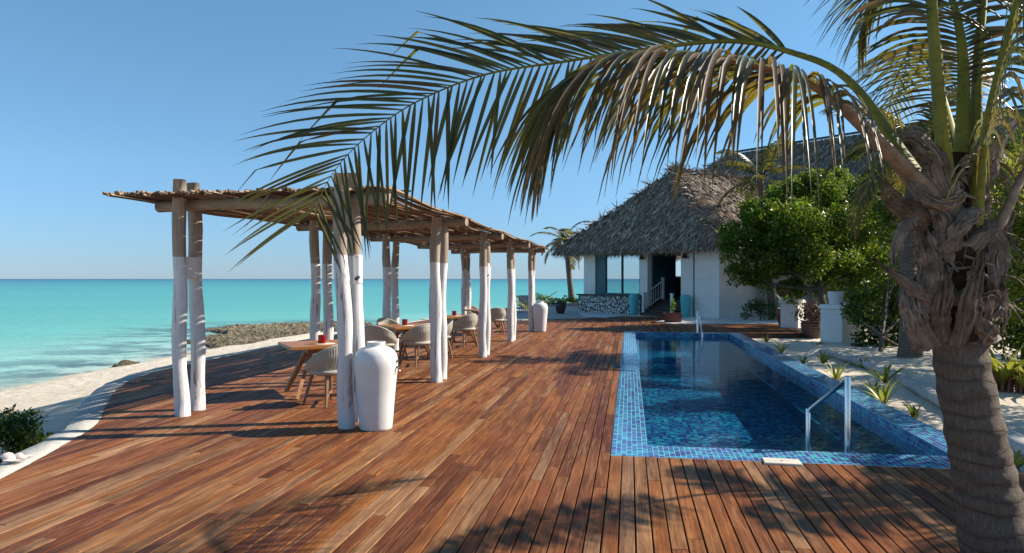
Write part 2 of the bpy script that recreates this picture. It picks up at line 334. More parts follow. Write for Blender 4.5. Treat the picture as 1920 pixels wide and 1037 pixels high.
m=Mt('turquoise_glaze',.35); o=m.obj(); n=m.noise(o,6,5,.65); m.set('Base Color',m.ramp(n,[(.3,(.06,.42,.47)),(.7,(.11,.56,.60))])); TURQ=m.m
TERRA=simple('dark_terracotta',(.055,.022,.018),.45,var=.3); REDPOT=simple('red_planter',(.13,.035,.025),.5,var=.25); SOIL=simple('soil',(.03,.022,.016),.95,var=.3,scale=20)
m=Mt('wicker',.75); o=m.obj(); n=m.noise(o,60,3); w=m.node('ShaderNodeTexWave',wave_type='BANDS',bands_direction='Z'); m.inp(w,'Vector',o); m.inp(w,'Scale',32); m.inp(w,'Distortion',1.); 
m.set('Base Color',m.mix(m.ramp(w.outputs['Fac'],[(.2,.5),(.8,0.)]),m.ramp(n,[(.3,(.42,.38,.31)),(.7,(.58,.54,.46))]),(.26,.22,.17))); m.bump(w.outputs['Fac'],.5,.006); WICK=m.m
def woodm(name,a,b,sc_=(30,30,2.),rough=.5):
    m=Mt(name,rough); o=m.obj(); g=m.noise(m.sc(o,sc_),1,6,.65,.6); m.set('Base Color',m.ramp(g,[(.3,a),(.7,b)])); m.bump(g,.3,.004); return m.m
TEAKLEG=woodm('teak_leg',(.16,.085,.045),(.33,.19,.11)); TABLE=woodm('table_teak',(.25,.085,.02),(.47,.19,.05),(2.5,36,20),.38); TABLEG=woodm('table_leg_teak',(.20,.075,.022),(.38,.16,.05))
m=Mt('red_glass',.1,(.35,.008,.012)); m.set('Transmission Weight',.35); RED=m.m
MAT_=simple('placemat',(.62,.55,.45),.9,var=.15,scale=60)
# hut
m=Mt('hut_plaster',.85); o=m.obj(); n=m.noise(o,1.5,7,.65); zz=m.xyz(o)[2]; ln=m.math('FRACT',m.math('MULTIPLY',zz,1.18))
c=m.ramp(n,[(.3,(.70,.685,.66)),(.7,(.81,.79,.76))]); c=m.mix(m.ramp(ln,[(.0,.5),(.012,0.)],'CONSTANT'),c,(.42,.41,.4)); m.set('Base Color',c); m.bump(m.noise(o,30,4),.25,.01); PLAST=m.m
TEAL=simple('teal_frame',(.018,.085,.105),.45,var=.15); DARKWOOD=simple('dark_wood',(.035,.022,.016),.55,var=.3); SLATE=simple('sill_slate',(.05,.048,.052),.6,var=.2)
m=Mt('stone_wall',.85); o=m.obj(); s=m.sc(o,(1,1,1)); v=m.vor(s,5.2,'DISTANCE_TO_EDGE'); vc=m.vor(s,5.2,'F1','Color'); n=m.noise(o,20,5,.7)
c=m.ramp(m.xyz(vc)[0],[(0,(.50,.47,.42)),(.5,(.66,.64,.6)),(1,(.76,.74,.70))]); c=m.mix(m.ramp(n,[(.4,0.),(.75,.4)]),c,(.4,.36,.3)); k=m.ramp(v,[(.05,1.),(.11,0.)])
m.set('Base Color',m.mix(k,c,(.05,.047,.045))); m.bump(m.ramp(v,[(.0,0.),(.2,1.)]),.9,.05); STONEW=m.m
m=Mt('window_glass',.02); gl=m.node('ShaderNodeBsdfGlossy'); m.inp(gl,'Roughness',.012); gl.inputs[0].default_value=(.80,.90,.93,1); tr=m.node('ShaderNodeBsdfTransparent'); tr.inputs[0].default_value=(.35,.45,.48,1)
mx=m.node('ShaderNodeMixShader'); mx.inputs[0].default_value=.55; m.link(tr.outputs[0],mx.inputs[1]); m.link(gl.outputs[0],mx.inputs[2]); m.link(mx.outputs[0],m.out.inputs[0]); GLASS=m.m
m=Mt('thatch',.9,spec=.15); r=m.isl(); o=m.obj(); n=m.noise(o,1.1,5,.65); m.set('Base Color',m.mix(m.ramp(n,[(.4,0.),(.7,.55)]),m.ramp(r,[(0,(.10,.074,.058)),(.45,(.27,.21,.165)),(.8,(.45,.365,.285)),(1,(.62,.53,.43))]),(.17,.13,.10))); THATCH=m.m
# plants
PALML=leaf_mat('palm_leaflet',(.016,.026,.008),(.034,.046,.013),(.095,.080,.024),(.50,.44,.04),.34,.34,.55)
PALMB=leaf_mat('palm_leaflet_dry',(.032,.027,.012),(.085,.058,.032),(.17,.12,.08),(.60,.40,.07),.30,.5,.25)
PALMD=leaf_mat('palm_leaflet_dark',(.014,.026,.008),(.026,.042,.012),(.055,.062,.018),(.26,.30,.03),.22,.4,.3)  # darker, less translucent green leaflets
m=Mt('petiole_green',.6,spec=.25); o=m.obj(); n=m.noise(o,30,6,.75); m.set('Base Color',m.mix(m.ramp(n,[(.52,0.),(.66,.75)]),m.ramp(m.noise(o,3,3),[(.3,(.14,.135,.014)),(.7,(.26,.225,.03))]),(.06,.045,.022))); PETG=m.m
m=Mt('petiole_brown',.65); o=m.obj(); n=m.noise(o,14,6,.7); m.set('Base Color',m.ramp(n,[(.3,(.10,.066,.042)),(.7,(.28,.20,.14))])); m.bump(n,.3,.01); PETB=m.m
m=Mt('palm_fibre',.92,spec=.15); o=m.obj(); g=m.noise(m.sc(o,(26,26,5)),1,7,.75,2.2); g2=m.noise(o,5,6,.7)
m.set('Base Color',m.mix(m.ramp(g2,[(.4,0.),(.68,.75)]),m.ramp(g,[(.25,(.018,.011,.008)),(.5,(.06,.040,.026)),(.78,(.16,.115,.08))]),(.025,.016,.011))); m.bump(g,1,.025); FIBRE=m.m
m=Mt('palm_trunk',.88,spec=.2); o=m.obj(); z=m.xyz(o)[2]; n=m.noise(o,4,6,.7); w=m.math('FRACT',m.math('ADD',m.math('MULTIPLY',z,11.),m.math('ADD',m.math('MULTIPLY',n,1.6),m.math('MULTIPLY',m.noise(m.sc(o,(2,2,6)),1,3),2.2)))); g=m.noise(m.sc(o,(80,80,13)),1,7,.78,1.2); 
c=m.ramp(g,[(.28,(.085,.064,.050)),(.5,(.19,.15,.118)),(.75,(.33,.275,.22))]); c=m.mix(m.ramp(w,[(0,.45),(.30,0.),(.7,0.),(1,.42)]),c,(.085,.062,.046)); m.set('Base Color',m.mix(m.ramp(n,[(.45,0.),(.75,.5)]),c,(.14,.11,.085))); m.bump(m.math('ADD',m.math('MULTIPLY',g,1.1),m.ramp(w,[(0,.2),(.12,.75),(.3,.85),(.9,.8),(1,.2)])),1.,.02); TRUNK=m.m
m=Mt('bark',.9); o=m.obj(); g=m.noise(m.sc(o,(30,30,6)),1,6,.7); m.set('Base Color',m.ramp(g,[(.3,(.045,.033,.024)),(.7,(.14,.105,.075))])); m.bump(g,.6,.01); BARK=m.m
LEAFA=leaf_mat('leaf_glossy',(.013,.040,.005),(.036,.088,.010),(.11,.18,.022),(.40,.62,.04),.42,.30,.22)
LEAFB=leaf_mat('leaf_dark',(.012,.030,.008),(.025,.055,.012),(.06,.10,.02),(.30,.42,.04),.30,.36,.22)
LEAFC=leaf_mat('leaf_yellow',(.05,.085,.010),(.12,.15,.02),(.24,.24,.035),(.62,.62,.06),.42,.4,.22)
LEAFR=leaf_mat('leaf_reddish',(.03,.018,.012),(.06,.03,.018),(.13,.075,.04),(.3,.12,.05),.25,.35)
LILY=leaf_mat('lily_leaf',(.055,.085,.014),(.12,.15,.022),(.26,.25,.04),(.6,.6,.06),.40,.38)
SHELL=simple('shell',(.70,.58,.52),.5,var=.2,scale=18)

def inv_smooth(x,a,b):
    t=np.clip((x-a)/(b-a),0,1); return t*t*(3-2*t)

# ================================================================== SETTING
LAND=np.array([(-15,-25),(-14.6,8),(-13.9,19.7),(-13.3,27.4),(-12.4,34),(-11.5,40),(-9.6,41),(-8,36),(-6.4,31.5),(-4.3,30.8),(-2.2,37),(-.6,44),(2.5,54),(14,64),(120,90),(120,-25)],float)
REEF=np.array([(-18.2,44.8),(-12,49.5),(-8.6,48),(-9.6,43),(-11.2,36),(-11.5,30),(-12.2,26.2),(-13.2,24.2),(-13.9,24.6),(-13.6,28),(-14.6,33),(-17,40)],float)
def sdist(pts,poly):
    n=len(poly); d=np.full(len(pts),1e18); ins=np.zeros(len(pts),bool)
    for i in range(n):
        a,b=poly[i],poly[(i+1)%n]; ab=b-a; t=np.clip(((pts-a)@ab)/(ab@ab),0,1)
        d=np.minimum(d,((pts-(a+t[:,None]*ab))**2).sum(1))
        c=((a[1]>pts[:,1])!=(b[1]>pts[:,1])); xx=(b[0]-a[0])*(pts[:,1]-a[1])/(b[1]-a[1]+1e-12)+a[0]; ins^=c&(pts[:,0]<xx)
    d=np.sqrt(d); return np.where(ins,d,-d)
ZSEA=-1.3
KERB=catmull([P(1548,664,-.1),P(1610,681,-.1),P(1668,703,-.1),P(1760,753,-.1),P(1920,845,-.1),P(2060,925,-.1)],40)
def kerb_side(p):
    d=np.full(len(p),1e9); s=np.zeros(len(p))
    for i in range(len(KERB)-1):
        a,b=KERB[i,:2],KERB[i+1,:2]; ab=b-a; t=np.clip(((p-a)@ab)/(ab@ab),0,1); q=p-(a+t[:,None]*ab); dd=(q**2).sum(1)
        cr=ab[0]*q[:,1]-ab[1]*q[:,0]; s=np.where(dd<d,np.sign(cr),s); d=np.minimum(d,dd)
    return np.sqrt(d)*s
def ground_z(u,v):
    p=np.stack([CY*u+SY*v,-SY*u+CY*v],1); sd=sdist(p,LAND)
    z=np.where(sd>0,ZSEA+np.minimum(sd*.105,.86),ZSEA+np.maximum(sd*.07,-6))
    gm=inv_smooth(u,3.15,3.33)*inv_smooth(v,6.9,7.3)+0
    z=z+gm*(-.14-z)*(sd>3)
    ks=kerb_side(p); near=(u>4)&(v>5)&(v<21)
    z=z+np.where(near,.13*inv_smooth(ks,-.02,.16),0)
    inp=inv_smooth(u,-.12,.1)*(1-inv_smooth(u,3.08,3.24))*inv_smooth(v,7.12,7.45)*(1-inv_smooth(v,23.28,23.6))
    z=z*(1-inp)+inp*(-1.7)
    for i in range(len(z)): 
        if sd[i]>-6 and abs(u[i])<40 and inp[i]<.01:
            z[i]+=.05*mnoise.noise((p[i,0]*.6,p[i,1]*.6,0))+.03*mnoise.noise((p[i,0]*2.1,p[i,1]*2.1,3))*(1 if u[i]>3.3 or u[i]<-6 else .2)
    return z
us=np.unique(np.round(np.concatenate([np.arange(-60,-22,3),np.arange(-22,-6,.4),np.arange(-6,3,.75),[-.12,-.01,.1,3.05,3.1,3.2,3.3],np.arange(3.4,16,.2),np.arange(16,40,1.5),np.arange(40,130,10)]),3))
vs_=np.unique(np.round(np.concatenate([np.arange(-20,4,2),np.arange(4,30,.28),np.arange(30,60,.8),np.arange(60,110,6),[7.12,7.3,7.45,23.28,23.4,23.6]]),3))
gu,gv=np.meshgrid(us,vs_); gz=ground_z(gu.ravel(),gv.ravel())
gp=np.stack([CY*gu.ravel()+SY*gv.ravel(),-SY*gu.ravel()+CY*gv.ravel(),gz],1)
nu,nv=len(us),len(vs_); i=(np.arange(nv-1)[:,None]*nu+np.arange(nu-1)[None]).ravel()
mb=MB(); mb.add(gp,np.stack([i,i+1,i+nu+1,i+nu],1),0,True)
tag(mb.build('sand_ground',SAND),'pale sandy ground of the beach and garden bed around the deck',None,None,'structure')

# sea
ang=np.linspace(R(-100),R(100),161); rad=np.concatenate([np.arange(8,60,1.0),np.geomspace(60,45000,60)])
A_,R_=np.meshgrid(ang,rad); sx=(R_*np.sin(A_)).ravel(); sy=(R_*np.cos(A_)).ravel()
mb=MB(); na=len(ang); i=(np.arange(len(rad)-1)[:,None]*na+np.arange(na-1)[None]).ravel()
mb.add(np.stack([sx,sy,np.full(len(sx),ZSEA)],1),np.stack([i,i+1,i+na+1,i+na],1)[:,::-1],0,True)
sea=mb.build('sea',SEA); pts=np.stack([sx,sy],1)
sd=np.maximum(-sdist(pts,LAND),0); at=sea.data.attributes.new('shore','FLOAT','POINT'); at.data.foreach_set('value',np.log10(1+sd)/4)
rd=-sdist(pts,REEF); at=sea.data.attributes.new('reef','FLOAT','POINT'); at.data.foreach_set('value',np.clip(1-rd/9,0,1))
tag(sea,'calm turquoise sea turning deep blue at the horizon',None,None,'structure')

# rock shelf
xs=np.arange(-21,-6.5,.16); ys=np.arange(24,52,.2); gx,gy=np.meshgrid(xs,ys); pp=np.stack([gx.ravel(),gy.ravel()],1)
rd=sdist(pp,REEF); zz=[]
for (x,y),d in zip(pp,rd):
    nz=mnoise.noise((x*.8,y*.5,1))*.35; d2=d+mnoise.noise((x*.35,y*.25,9))*2.2
    k=min(max((d2+.6)/1.6,0),1); c=mnoise.cell((x*3.1+nz*2,y*2.6,0)); h=abs(mnoise.noise((x*3.3,y*2.5,5)))
    zz.append(-2.1+k*(.84+.09*c+.20*h+nz*.25+.10*mnoise.noise((x*6,y*5,2)))+min(max(d2*.04,0),.16))
mb=MB(); n0=len(xs); i=(np.arange(len(ys)-1)[:,None]*n0+np.arange(n0-1)[None]).ravel()
mb.add(np.stack([pp[:,0],pp[:,1],np.array(zz)],1),np.stack([i,i+1,i+n0+1,i+n0],1),0,False)
tag(mb.build('rock_shelf',ROCK),'low jagged brown rock shelf between beach and sea',None,None,'structure')

# deck outline (u,v)
PU0,PU1,PV0,PV1=-.18,3.42,7.05,23.7      # pool outer edge
LEFT=[(-3.6,1.0),(-4.4,3.0),(-5.27,5.38),(-5.6,6.29),(-6.13,7.56),(-6.94,8.76),(-7.9,10.27),(-8.49,11.8),(-8.75,14.07),(-8.7,16.6),(-8.72,20),(-8.6,23.5),(-8.3,29.1)]
LEFTC=catmull([(a,b,0) for a,b in LEFT],90)[:,:2]
FAR=[(-8.3,29.1),(-4.55,28.9),(-3.44,30.6),(-1.9,31.6),(-1.2,33.2),(1.6,33.4),(3.0,31.2),(3.5,29.2),(6.9,28.2)]
BO=.11
def cross(poly,u):
    out=[]
    for k in range(len(poly)):
        (a,b),(c,d)=poly[k],poly[(k+1)%len(poly)]
        if (a>u)!=(c>u): out.append(b+(d-b)*(u-a)/(c-a))
    return sorted(out)
polyA=[tuple(p) for p in LEFTC]+FAR[1:6]+[(PU0,33.3),(PU0,1.0)]
polyA=[p for p in polyA if p[0]<=PU0+1e-6]+[]
polyA=[tuple(p) for p in LEFTC]+[f for f in FAR[1:] if f[0]<PU0]+[(PU0,33.35),(PU0,1.0)]
polyB=[(PU0,1.0),(PU0,PV0),(5.2,PV0),(5.2,1.0)]
polyC=[(PU0,PV1),(PU0,33.35)]+[f for f in FAR if f[0]>PU0]+[(6.9,24.2),(PU1+.1,PV1+.0)]
def boards(mb,poly):
    u0=min(p[0] for p in poly); u1=max(p[0] for p in poly)
    k0=math.floor((u0-PU0)/BO+1e-6); k1=math.ceil((u1-PU0)/BO-1e-6)
    for k in range(k0,k1):
        a=PU0+k*BO+.005; b=a+BO-.010; a_=max(a,u0+1e-4); b_=min(b,u1-1e-4)
        if b_-a_<.02: continue
        ca,cb=cross(poly,a_),cross(poly,b_)
        if len(ca)!=2 or len(cb)!=2: continue
        lo=min(ca[0],cb[0]); hi=max(ca[1],cb[1]); s=lo-random.uniform(0,2.4)
        while s<hi:
            e=s+random.choice((1.2,1.8,2.1,2.4,3.0,3.6))*random.uniform(.9,1.1)
            va=(max(s,ca[0]),min(e-.003,ca[1])); vb=(max(s,cb[0]),min(e-.003,cb[1])); s=e
            if va[1]-va[0]<.02 and vb[1]-vb[0]<.02: continue
            va=(min(va),max(va)); vb=(min(vb),max(vb)); z=random.uniform(-.0018,.0012); z2=z+random.uniform(-.0012,.0012); j=random.uniform(-.0008,.0008)
            q=[(a_+j,va[0]),(b_+j,vb[0]),(b_+j,vb[1]),(a_+j,va[1])]; ch=.003
            iq=[(a_+j+ch,va[0]+ch),(b_+j-ch,vb[0]+ch),(b_+j-ch,vb[1]-ch),(a_+j+ch,va[1]-ch)]
            v=[(p[0],p[1],-.03) for p in q]+[(p[0],p[1],-.003+z) for p in q]+[(p[0],p[1],z2 if n in(1,2) else z) for n,p in enumerate(iq)]
            mb.add(v,[(8,9,10,11),(0,1,5,4),(1,2,6,5),(2,3,7,6),(3,0,4,7),(4,5,9,8),(5,6,10,9),(6,7,11,10),(7,4,8,11)])
mb=MB()
for po in (polyA,polyB,polyC): boards(mb,po)
dk=mb.build('wooden_deck',DECK,rotz=-YAW)
tag(dk,'weathered brown plank deck curving along the beach',None,None,'structure')
# fascia of the far deck platform beside the garden
mb=MB(); fa=[(PU1+.12,PV1+.03),(6.9,24.17)]
poly_slab(mb,[(PU1+.10,PV1-.06),(6.92,24.12),(6.92,24.17),(PU1+.10,PV1-.01)],-.25,-.005)
tag(mb.build('deck_fascia',DARKWOOD,rotz=-YAW),'dark board closing the deck edge above the garden sand',None,None,'structure')

# stone edging along the curved deck edge
mb=MB(); lc=np.array(LEFTC); tt=nrm(np.gradient(lc,axis=0)); nn=np.stack([-tt[:,1],tt[:,0]],1)
m_=len(lc); inn=lc+nn*.004; wj=np.array([.34+.05*mnoise.noise((k*.9,0,2))+.025*math.sin(k*2.3) for k in range(m_)]); out=lc+nn*wj[:,None]
zj=np.array([.012*mnoise.noise((k*.7,5,2)) for k in range(m_)])
def L3(a,z): return np.column_stack([a,np.broadcast_to(z,(len(a),))])
rows=[L3(inn,-.05),L3(inn,-.004+zj),L3(inn*.5+out*.5,.004+zj),L3(out-nn*.04,-.004+zj),L3(out,-.04+zj),L3(out+nn*.06,-.9),L3(out+nn*.08,-1.9)]
v=np.concatenate(rows); i=(np.arange(len(rows)-1)[:,None]*m_+np.arange(m_-1)[None]).ravel()
mb.add(v,np.stack([i,i+1,i+m_+1,i+m_],1),0,True)
tag(mb.build('stone_edging',EDGE,rotz=-YAW),'pale rough stone edging along the curved seaward edge of the deck',None,None,'structure')
# paving beyond the deck, gravel beds
mb=MB(); poly_slab(mb,[W(-8.2,29.15)[:2],W(-4.5,29.0)[:2],W(-3.4,30.7)[:2],W(-1.9,31.7)[:2],W(-1.2,33.4)[:2],(4.2,39.5),(6.0,44.0),(1.6,47.2),(-.2,43.0),(-2.0,36.5),(-3.9,31.2)],-1.0,-.012)
tag(mb.build('stone_paving',PAVE),'grey stone paving beyond the end of the deck',None,None,'structure')
mb=MB(); poly_slab(mb,[p[:2] for p in (P(1086,588),P(1102,594),P(1135,596),P(1175,592),P(1200,588.3),P(1200,584),P(1085,581))],-.01,.016)
tag(mb.build('gravel_bed',GRAVEL),'white gravel strip at the foot of the stone hut wall',None,None,'structure')
mb=MB(); poly_slab(mb,[p[:2] for p in (P(1228,604),P(1262,607.5),P(1330,608),P(1440,607.5),P(1500,606),P(1470,590),P(1360,590),P(1300,592),P(1272,598))],-.10,.02)
tag(mb.build('gravel_bed',GRAVEL),'white gravel bed along the plain white wall of the hut',None,None,'structure')
# garden kerb
mb=MB(); kk=KERB.copy(); kk[:,2]=-.06
kk[:,:2]+=np.array([[.04*mnoise.noise((k*.8,1,1)),.04*mnoise.noise((k*.8,7,1))] for k in range(len(kk))])
kk=catmull(kk,90); sweep(mb,kk,[.13+.03*mnoise.noise((k*.6,3,3)) for k in range(90)],[.085+.02*mnoise.noise((k*.5,8,3)) for k in range(90)],10,jit=.09)
tag(mb.build('garden_kerb',EDGE),'low rough stone kerb winding through the sandy garden',None,None,'structure')

# ================================================================== POOL
pool=thing('swimming_pool','long narrow pool lined with blue mosaic tiles sunk in the deck','pool',W(PU0,PV0,0),-YAW)
PW,PL=PU1-PU0,PV1-PV0; C_=.36; WL=-.12; DP=-1.2
# coping local: x 0..PW, y 0..PL
def slab(a,b): mb_=MB(); box(mb_,a,b,bev=.006); return mb_
mb=MB()
box(mb,(0,0,-1.5),(C_,PL,.004),bev=.006); box(mb,(C_,0,-1.5),(PW-C_-.01,.48,.0035),bev=.006); box(mb,(C_,PL-.42,-1.5),(PW-C_-.01,PL,.0035),bev=.006)
mb.build('coping',TILE,pool,uvbox=True)
mb=MB(); box(mb,(PW-C_-.01,0,-1.5),(PW,PL,.012),bev=.006); mb.build('side_wall',TILE,pool,uvbox=True)
mb=MB(); mb.add([(C_,.48,DP),(PW-C_,.48,DP),(PW-C_,PL-.42,DP),(C_,PL-.42,DP)],[(0,1,2,3)]); mb.build('basin_floor',TILE2,pool,uvbox=True)
mb=MB(); box(mb,(PW-C_-.62,.49,DP+.001),(PW-C_-.011,PL-.43,-.55),bev=.01); mb.build('bench_ledge',TILE2,pool,uvbox=True)
mb=MB()
for k in range(3): box(mb,(1.7,.49+k*.0,DP+.002),(PW-C_-.64,.49+.3*(3-k),-.36-.24*(2-k)),bev=.008)
mb.build('entry_steps',TILE2,pool,uvbox=True)
mb=MB(); mb.add([(C_-.02,.46,WL),(PW-C_+.0,.46,WL),(PW-C_+.0,PL-.40,WL),(C_-.02,PL-.40,WL)],[(0,1,2,3)],0,True); pw_=mb.build('pool_water',POOLW,pool); pw_.cycles.is_caustics_caster=True
for c in pool.children:
    if c is not pw_: c.cycles.is_caustics_receiver=True
sl.cycles.is_caustics_light=True

def rail(label,tall,short,zt,zs,rt=.029,rs=.023):
    tall=np.array(tall); short=np.array(short); t=thing('pool_handrail',label,'handrail',(tall[0],tall[1],WL),0,'steel handrails of the pool'); d=short-tall
    mb=MB(); sweep(mb,[(0,0,-.5),(0,0,0),(0,0,zt-WL-.01),(0,0,zt-WL)],[rt,rt,rt,rt*.85],sides=20); mb.build('post',STEEL,t)
    mb=MB(); sweep(mb,[(d[0],d[1],-.5),(d[0],d[1],0),(d[0],d[1],zs-WL-.008),(d[0],d[1],zs-WL)],[rs,rs,rs,rs*.85],sides=18); mb.build('post',STEEL,t)
    mb=MB(); sweep(mb,[(0,0,zt-WL-.035),(d[0]*.94,d[1]*.94,zs-WL-.005),(d[0],d[1],zs-WL-.04)],rs*.95,sides=16); mb.build('rail',STEEL,t)
rail('steel pool handrail standing at the near end of the pool',Q(1589,700,7.3)[:2],Q(1515,700,7.66)[:2],.725,.335)
rail('steel pool handrail standing at the far end by the red planter',Q(1308,700,22.95)[:2],Q(1317,700,21.7)[:2],.71,.12,.03,.026)
p0=P(1466,867.5); mb=MB(); box(mb,(-.165,-.10,-.01),(.165,.10,.016),bev=.005); lathe(mb,[(.001,.0175),(.012,.0175),(.012,.0155)],12,1)
o=mb.build('skimmer_lid',[LID,DARKMETAL],None,(p0[0],p0[1],.002),-YAW-.05); tag(o,'pale square skimmer lid set between pool tiles and planks','lid')
p0=P(1157,688); mb=MB(); box(mb,(-.07,-.22,-.01),(.07,.22,.008),bev=.004)
for k in range(5): box(mb,(-.055,-.18+k*.08,.008),(.055,-.15+k*.08,.012))
tag(mb.build('drain_grate',DARKMETAL,None,(p0[0],p0[1],.002),-YAW),'small dark drain grate beside the left pool edge','drain')

# ================================================================== PERGOLA
PG=W(-3.2,7.9,0)
perg=thing('pergola','long rustic pergola of twin half-painted log posts under a stick roof','pergola',PG,-YAW)
def pl(p): u,v=UV(p); return np.array([u+3.2,v-7.9,0])
right=[((650,802),.42),((818,716),.40),((905,669),.42),((957,640),.40),((996,621),.40)]
pairs=[]
for (q,dv) in right: a=pl(P(*q)); pairs.append((a,a+np.array([-.005,dv,0])))
left=[]
for k in range(5):
    a=pl(np.array([-4.10,9.02,0])+k*np.array([.622,3.80,0])); left.append((a,a+np.array([-.05 if k==0 else .05,.43,0])))
ZB=2.63
def post(a,top,r,seed,lean=0):
    n=16; z=np.linspace(-.02,top,n); path=np.stack([a[0]+lean*np.minimum(z/1.8,1.1)+.03*np.sin(z*1.3+seed)*z/3+.012*np.sin(z*4+seed*3),a[1]+.02*np.cos(z*1.7+seed*2)*z/3,z],1)
    rr=r*(1.06-.05*z)*(1+.05*np.sin(z*5+seed*7)+.03*np.sin(z*11+seed)); mb=MB(); sweep(mb,path,rr,sides=16,jit=.012); return mb
s=0
for (a,b),side in [(p,0) for p in pairs]+[(p,1) for p in left]:
    for k,q in enumerate((a,b)):
        s+=1; post(q,random.uniform(2.86,2.98) if s in(1,2,11,12) else random.uniform(2.70,2.78),random.uniform(.084,.095),s,(-.055 if s in(1,2,11,12) else 0)).build('post',POST,perg)
for k in range(5):
    r_=(pairs[k][0]+pairs[k][1])/2; l_=(left[k][0]+left[k][1])/2; d=nrm(r_-l_)
    a=l_-d*(.50+.1*random.random()); b=r_+d*(.42+.15*random.random()); n=12; pth=np.linspace(a,b,n); pth[:,2]=ZB+.012*np.sin(np.linspace(0,7,n)+k)
    mb=MB(); sweep(mb,pth,.072*(1+.06*np.sin(np.linspace(0,9,n)+k*2)),sides=14,jit=.015); mb.build('beam',BEAM,perg)
bv=[(pairs[k][0][1]+left[k][0][1])/2+.2 for k in range(5)]
mb=MB(); u=-3.09
while u<.5:
    s=.04-random.uniform(0,.10)
    while s<16.6:
        e=min(s+random.uniform(2.6,5.2),16.75+random.uniform(-.1,.15)); n=9; y=np.linspace(s,e,n); ph=random.uniform(0,6)
        ss=np.sin((y-bv[0])/3.8*math.pi)**2; z=ZB+.105+random.uniform(-.012,.022)-.035*ss+.006*np.sin(y*1.3+ph)+.012*np.sin(y*.55+u*.8)
        x=u+random.uniform(-.012,.012)+.02*np.sin(y*.9+ph)
        r0=random.uniform(.010,.019); sweep(mb,np.stack([x+0*y,y,z],1),np.linspace(r0,r0*.7,n)*(1+.08*np.sin(y*7+ph)),sides=6); s=e-random.uniform(.02,.35)
    u+=random.uniform(.0155,.0235)
for k in range(16):
    y=random.uniform(.2,16.3); x0=random.uniform(-3.1,-.8); ln=random.uniform(.8,1.9); z=ZB+.155+random.uniform(0,.03)
    sweep(mb,[(x0,y,z),(x0+ln*.5,y+random.uniform(-.1,.1),z+.01),(min(x0+ln,.5),y+random.uniform(-.2,.2),z)],.011,sides=6)
mb.build('stick_roof',STICK,perg)
# spacer blocks and small box lamps between the twin posts
q=(left[0][0]+left[0][1])/2; mb=MB(); box(mb,(q[0]-.10,q[1]-.10,1.70),(q[0]+.02,q[1]+.13,1.98),bev=.008); mb.build('spacer_block',WPAINT,perg)
for k,(zz,sc_) in {0:(1.80,1.),2:(1.86,1.)}.items():
    q=(pairs[k][0]+pairs[k][1])/2; q=q+np.array([.075,-.06,0]); mb=MB(); box(mb,(q[0]-.035,q[1]-.055,zz-.16),(q[0]+.045,q[1]+.055,zz+.18),bev=.012)
    sweep(mb,[(q[0],q[1]-.05,zz-.10),(q[0]+.05,q[1]-.10,zz-.08)],.02,sides=10,mat=1); mb.build('box_lamp',[WPAINT,DARKMETAL],perg)

# ================================================================== JARS
prof=smoothprof([(.178,0),(.184,.02),(.196,.15),(.216,.40),(.238,.62),(.246,.71),(.247,.75),(.242,.80),(.222,.86),(.180,.905),(.122,.930),(.100,.942),(.100,.96),(.110,.975),(.102,.985),(.085,.98),(.082,.93),(.1,.88)],90)
j1=P(705,803); jar=thing('white_jar','tall white ceramic jar with metal tap beside the nearest pergola posts','jar',(j1[0],j1[1],.001),0,'tall white jars under the pergola')
mb=MB(); lathe(mb,prof,64); mb.build('body',JAR,jar)
mb=MB(); sweep(mb,[(.235,-.05,.70),(.285,-.06,.70)],.014,sides=10); sweep(mb,[(.275,-.06,.715),(.275,-.06,.655)],.011,sides=10); mb.build('tap',BRASS,jar); mb=MB(); sweep(mb,[(.23,-.04,.77),(.265,-.05,.775)],.018,sides=10); mb.build('tap_knob',BRASS,jar)
j2=P(1013,621.5); jb=dup(jar,(j2[0],j2[1],.001),.4,'tall white ceramic jar at the far end of the pergola','tall white jars under the pergola')
for c in list(jb.children):
    if c.name.startswith('tap'): bpy.data.objects.remove(c)
prof=smoothprof([(.15,0),(.16,.02),(.195,.3),(.228,.65),(.243,.82),(.238,.90),(.205,.955),(.16,.975),(.15,.99),(.16,1.01),(.14,1.0),(.13,.95)],50)
def tj(px,py,label,sc_=1.):
    p=P(px,py) if py else hw(4.02,-.66); mb=MB(); lathe(mb,prof*sc_,40)
    o=mb.build('turquoise_vase',TURQ,None,(p[0],p[1],.02)); tag(o,label,'vase','turquoise vases flanking the hut door'); return o

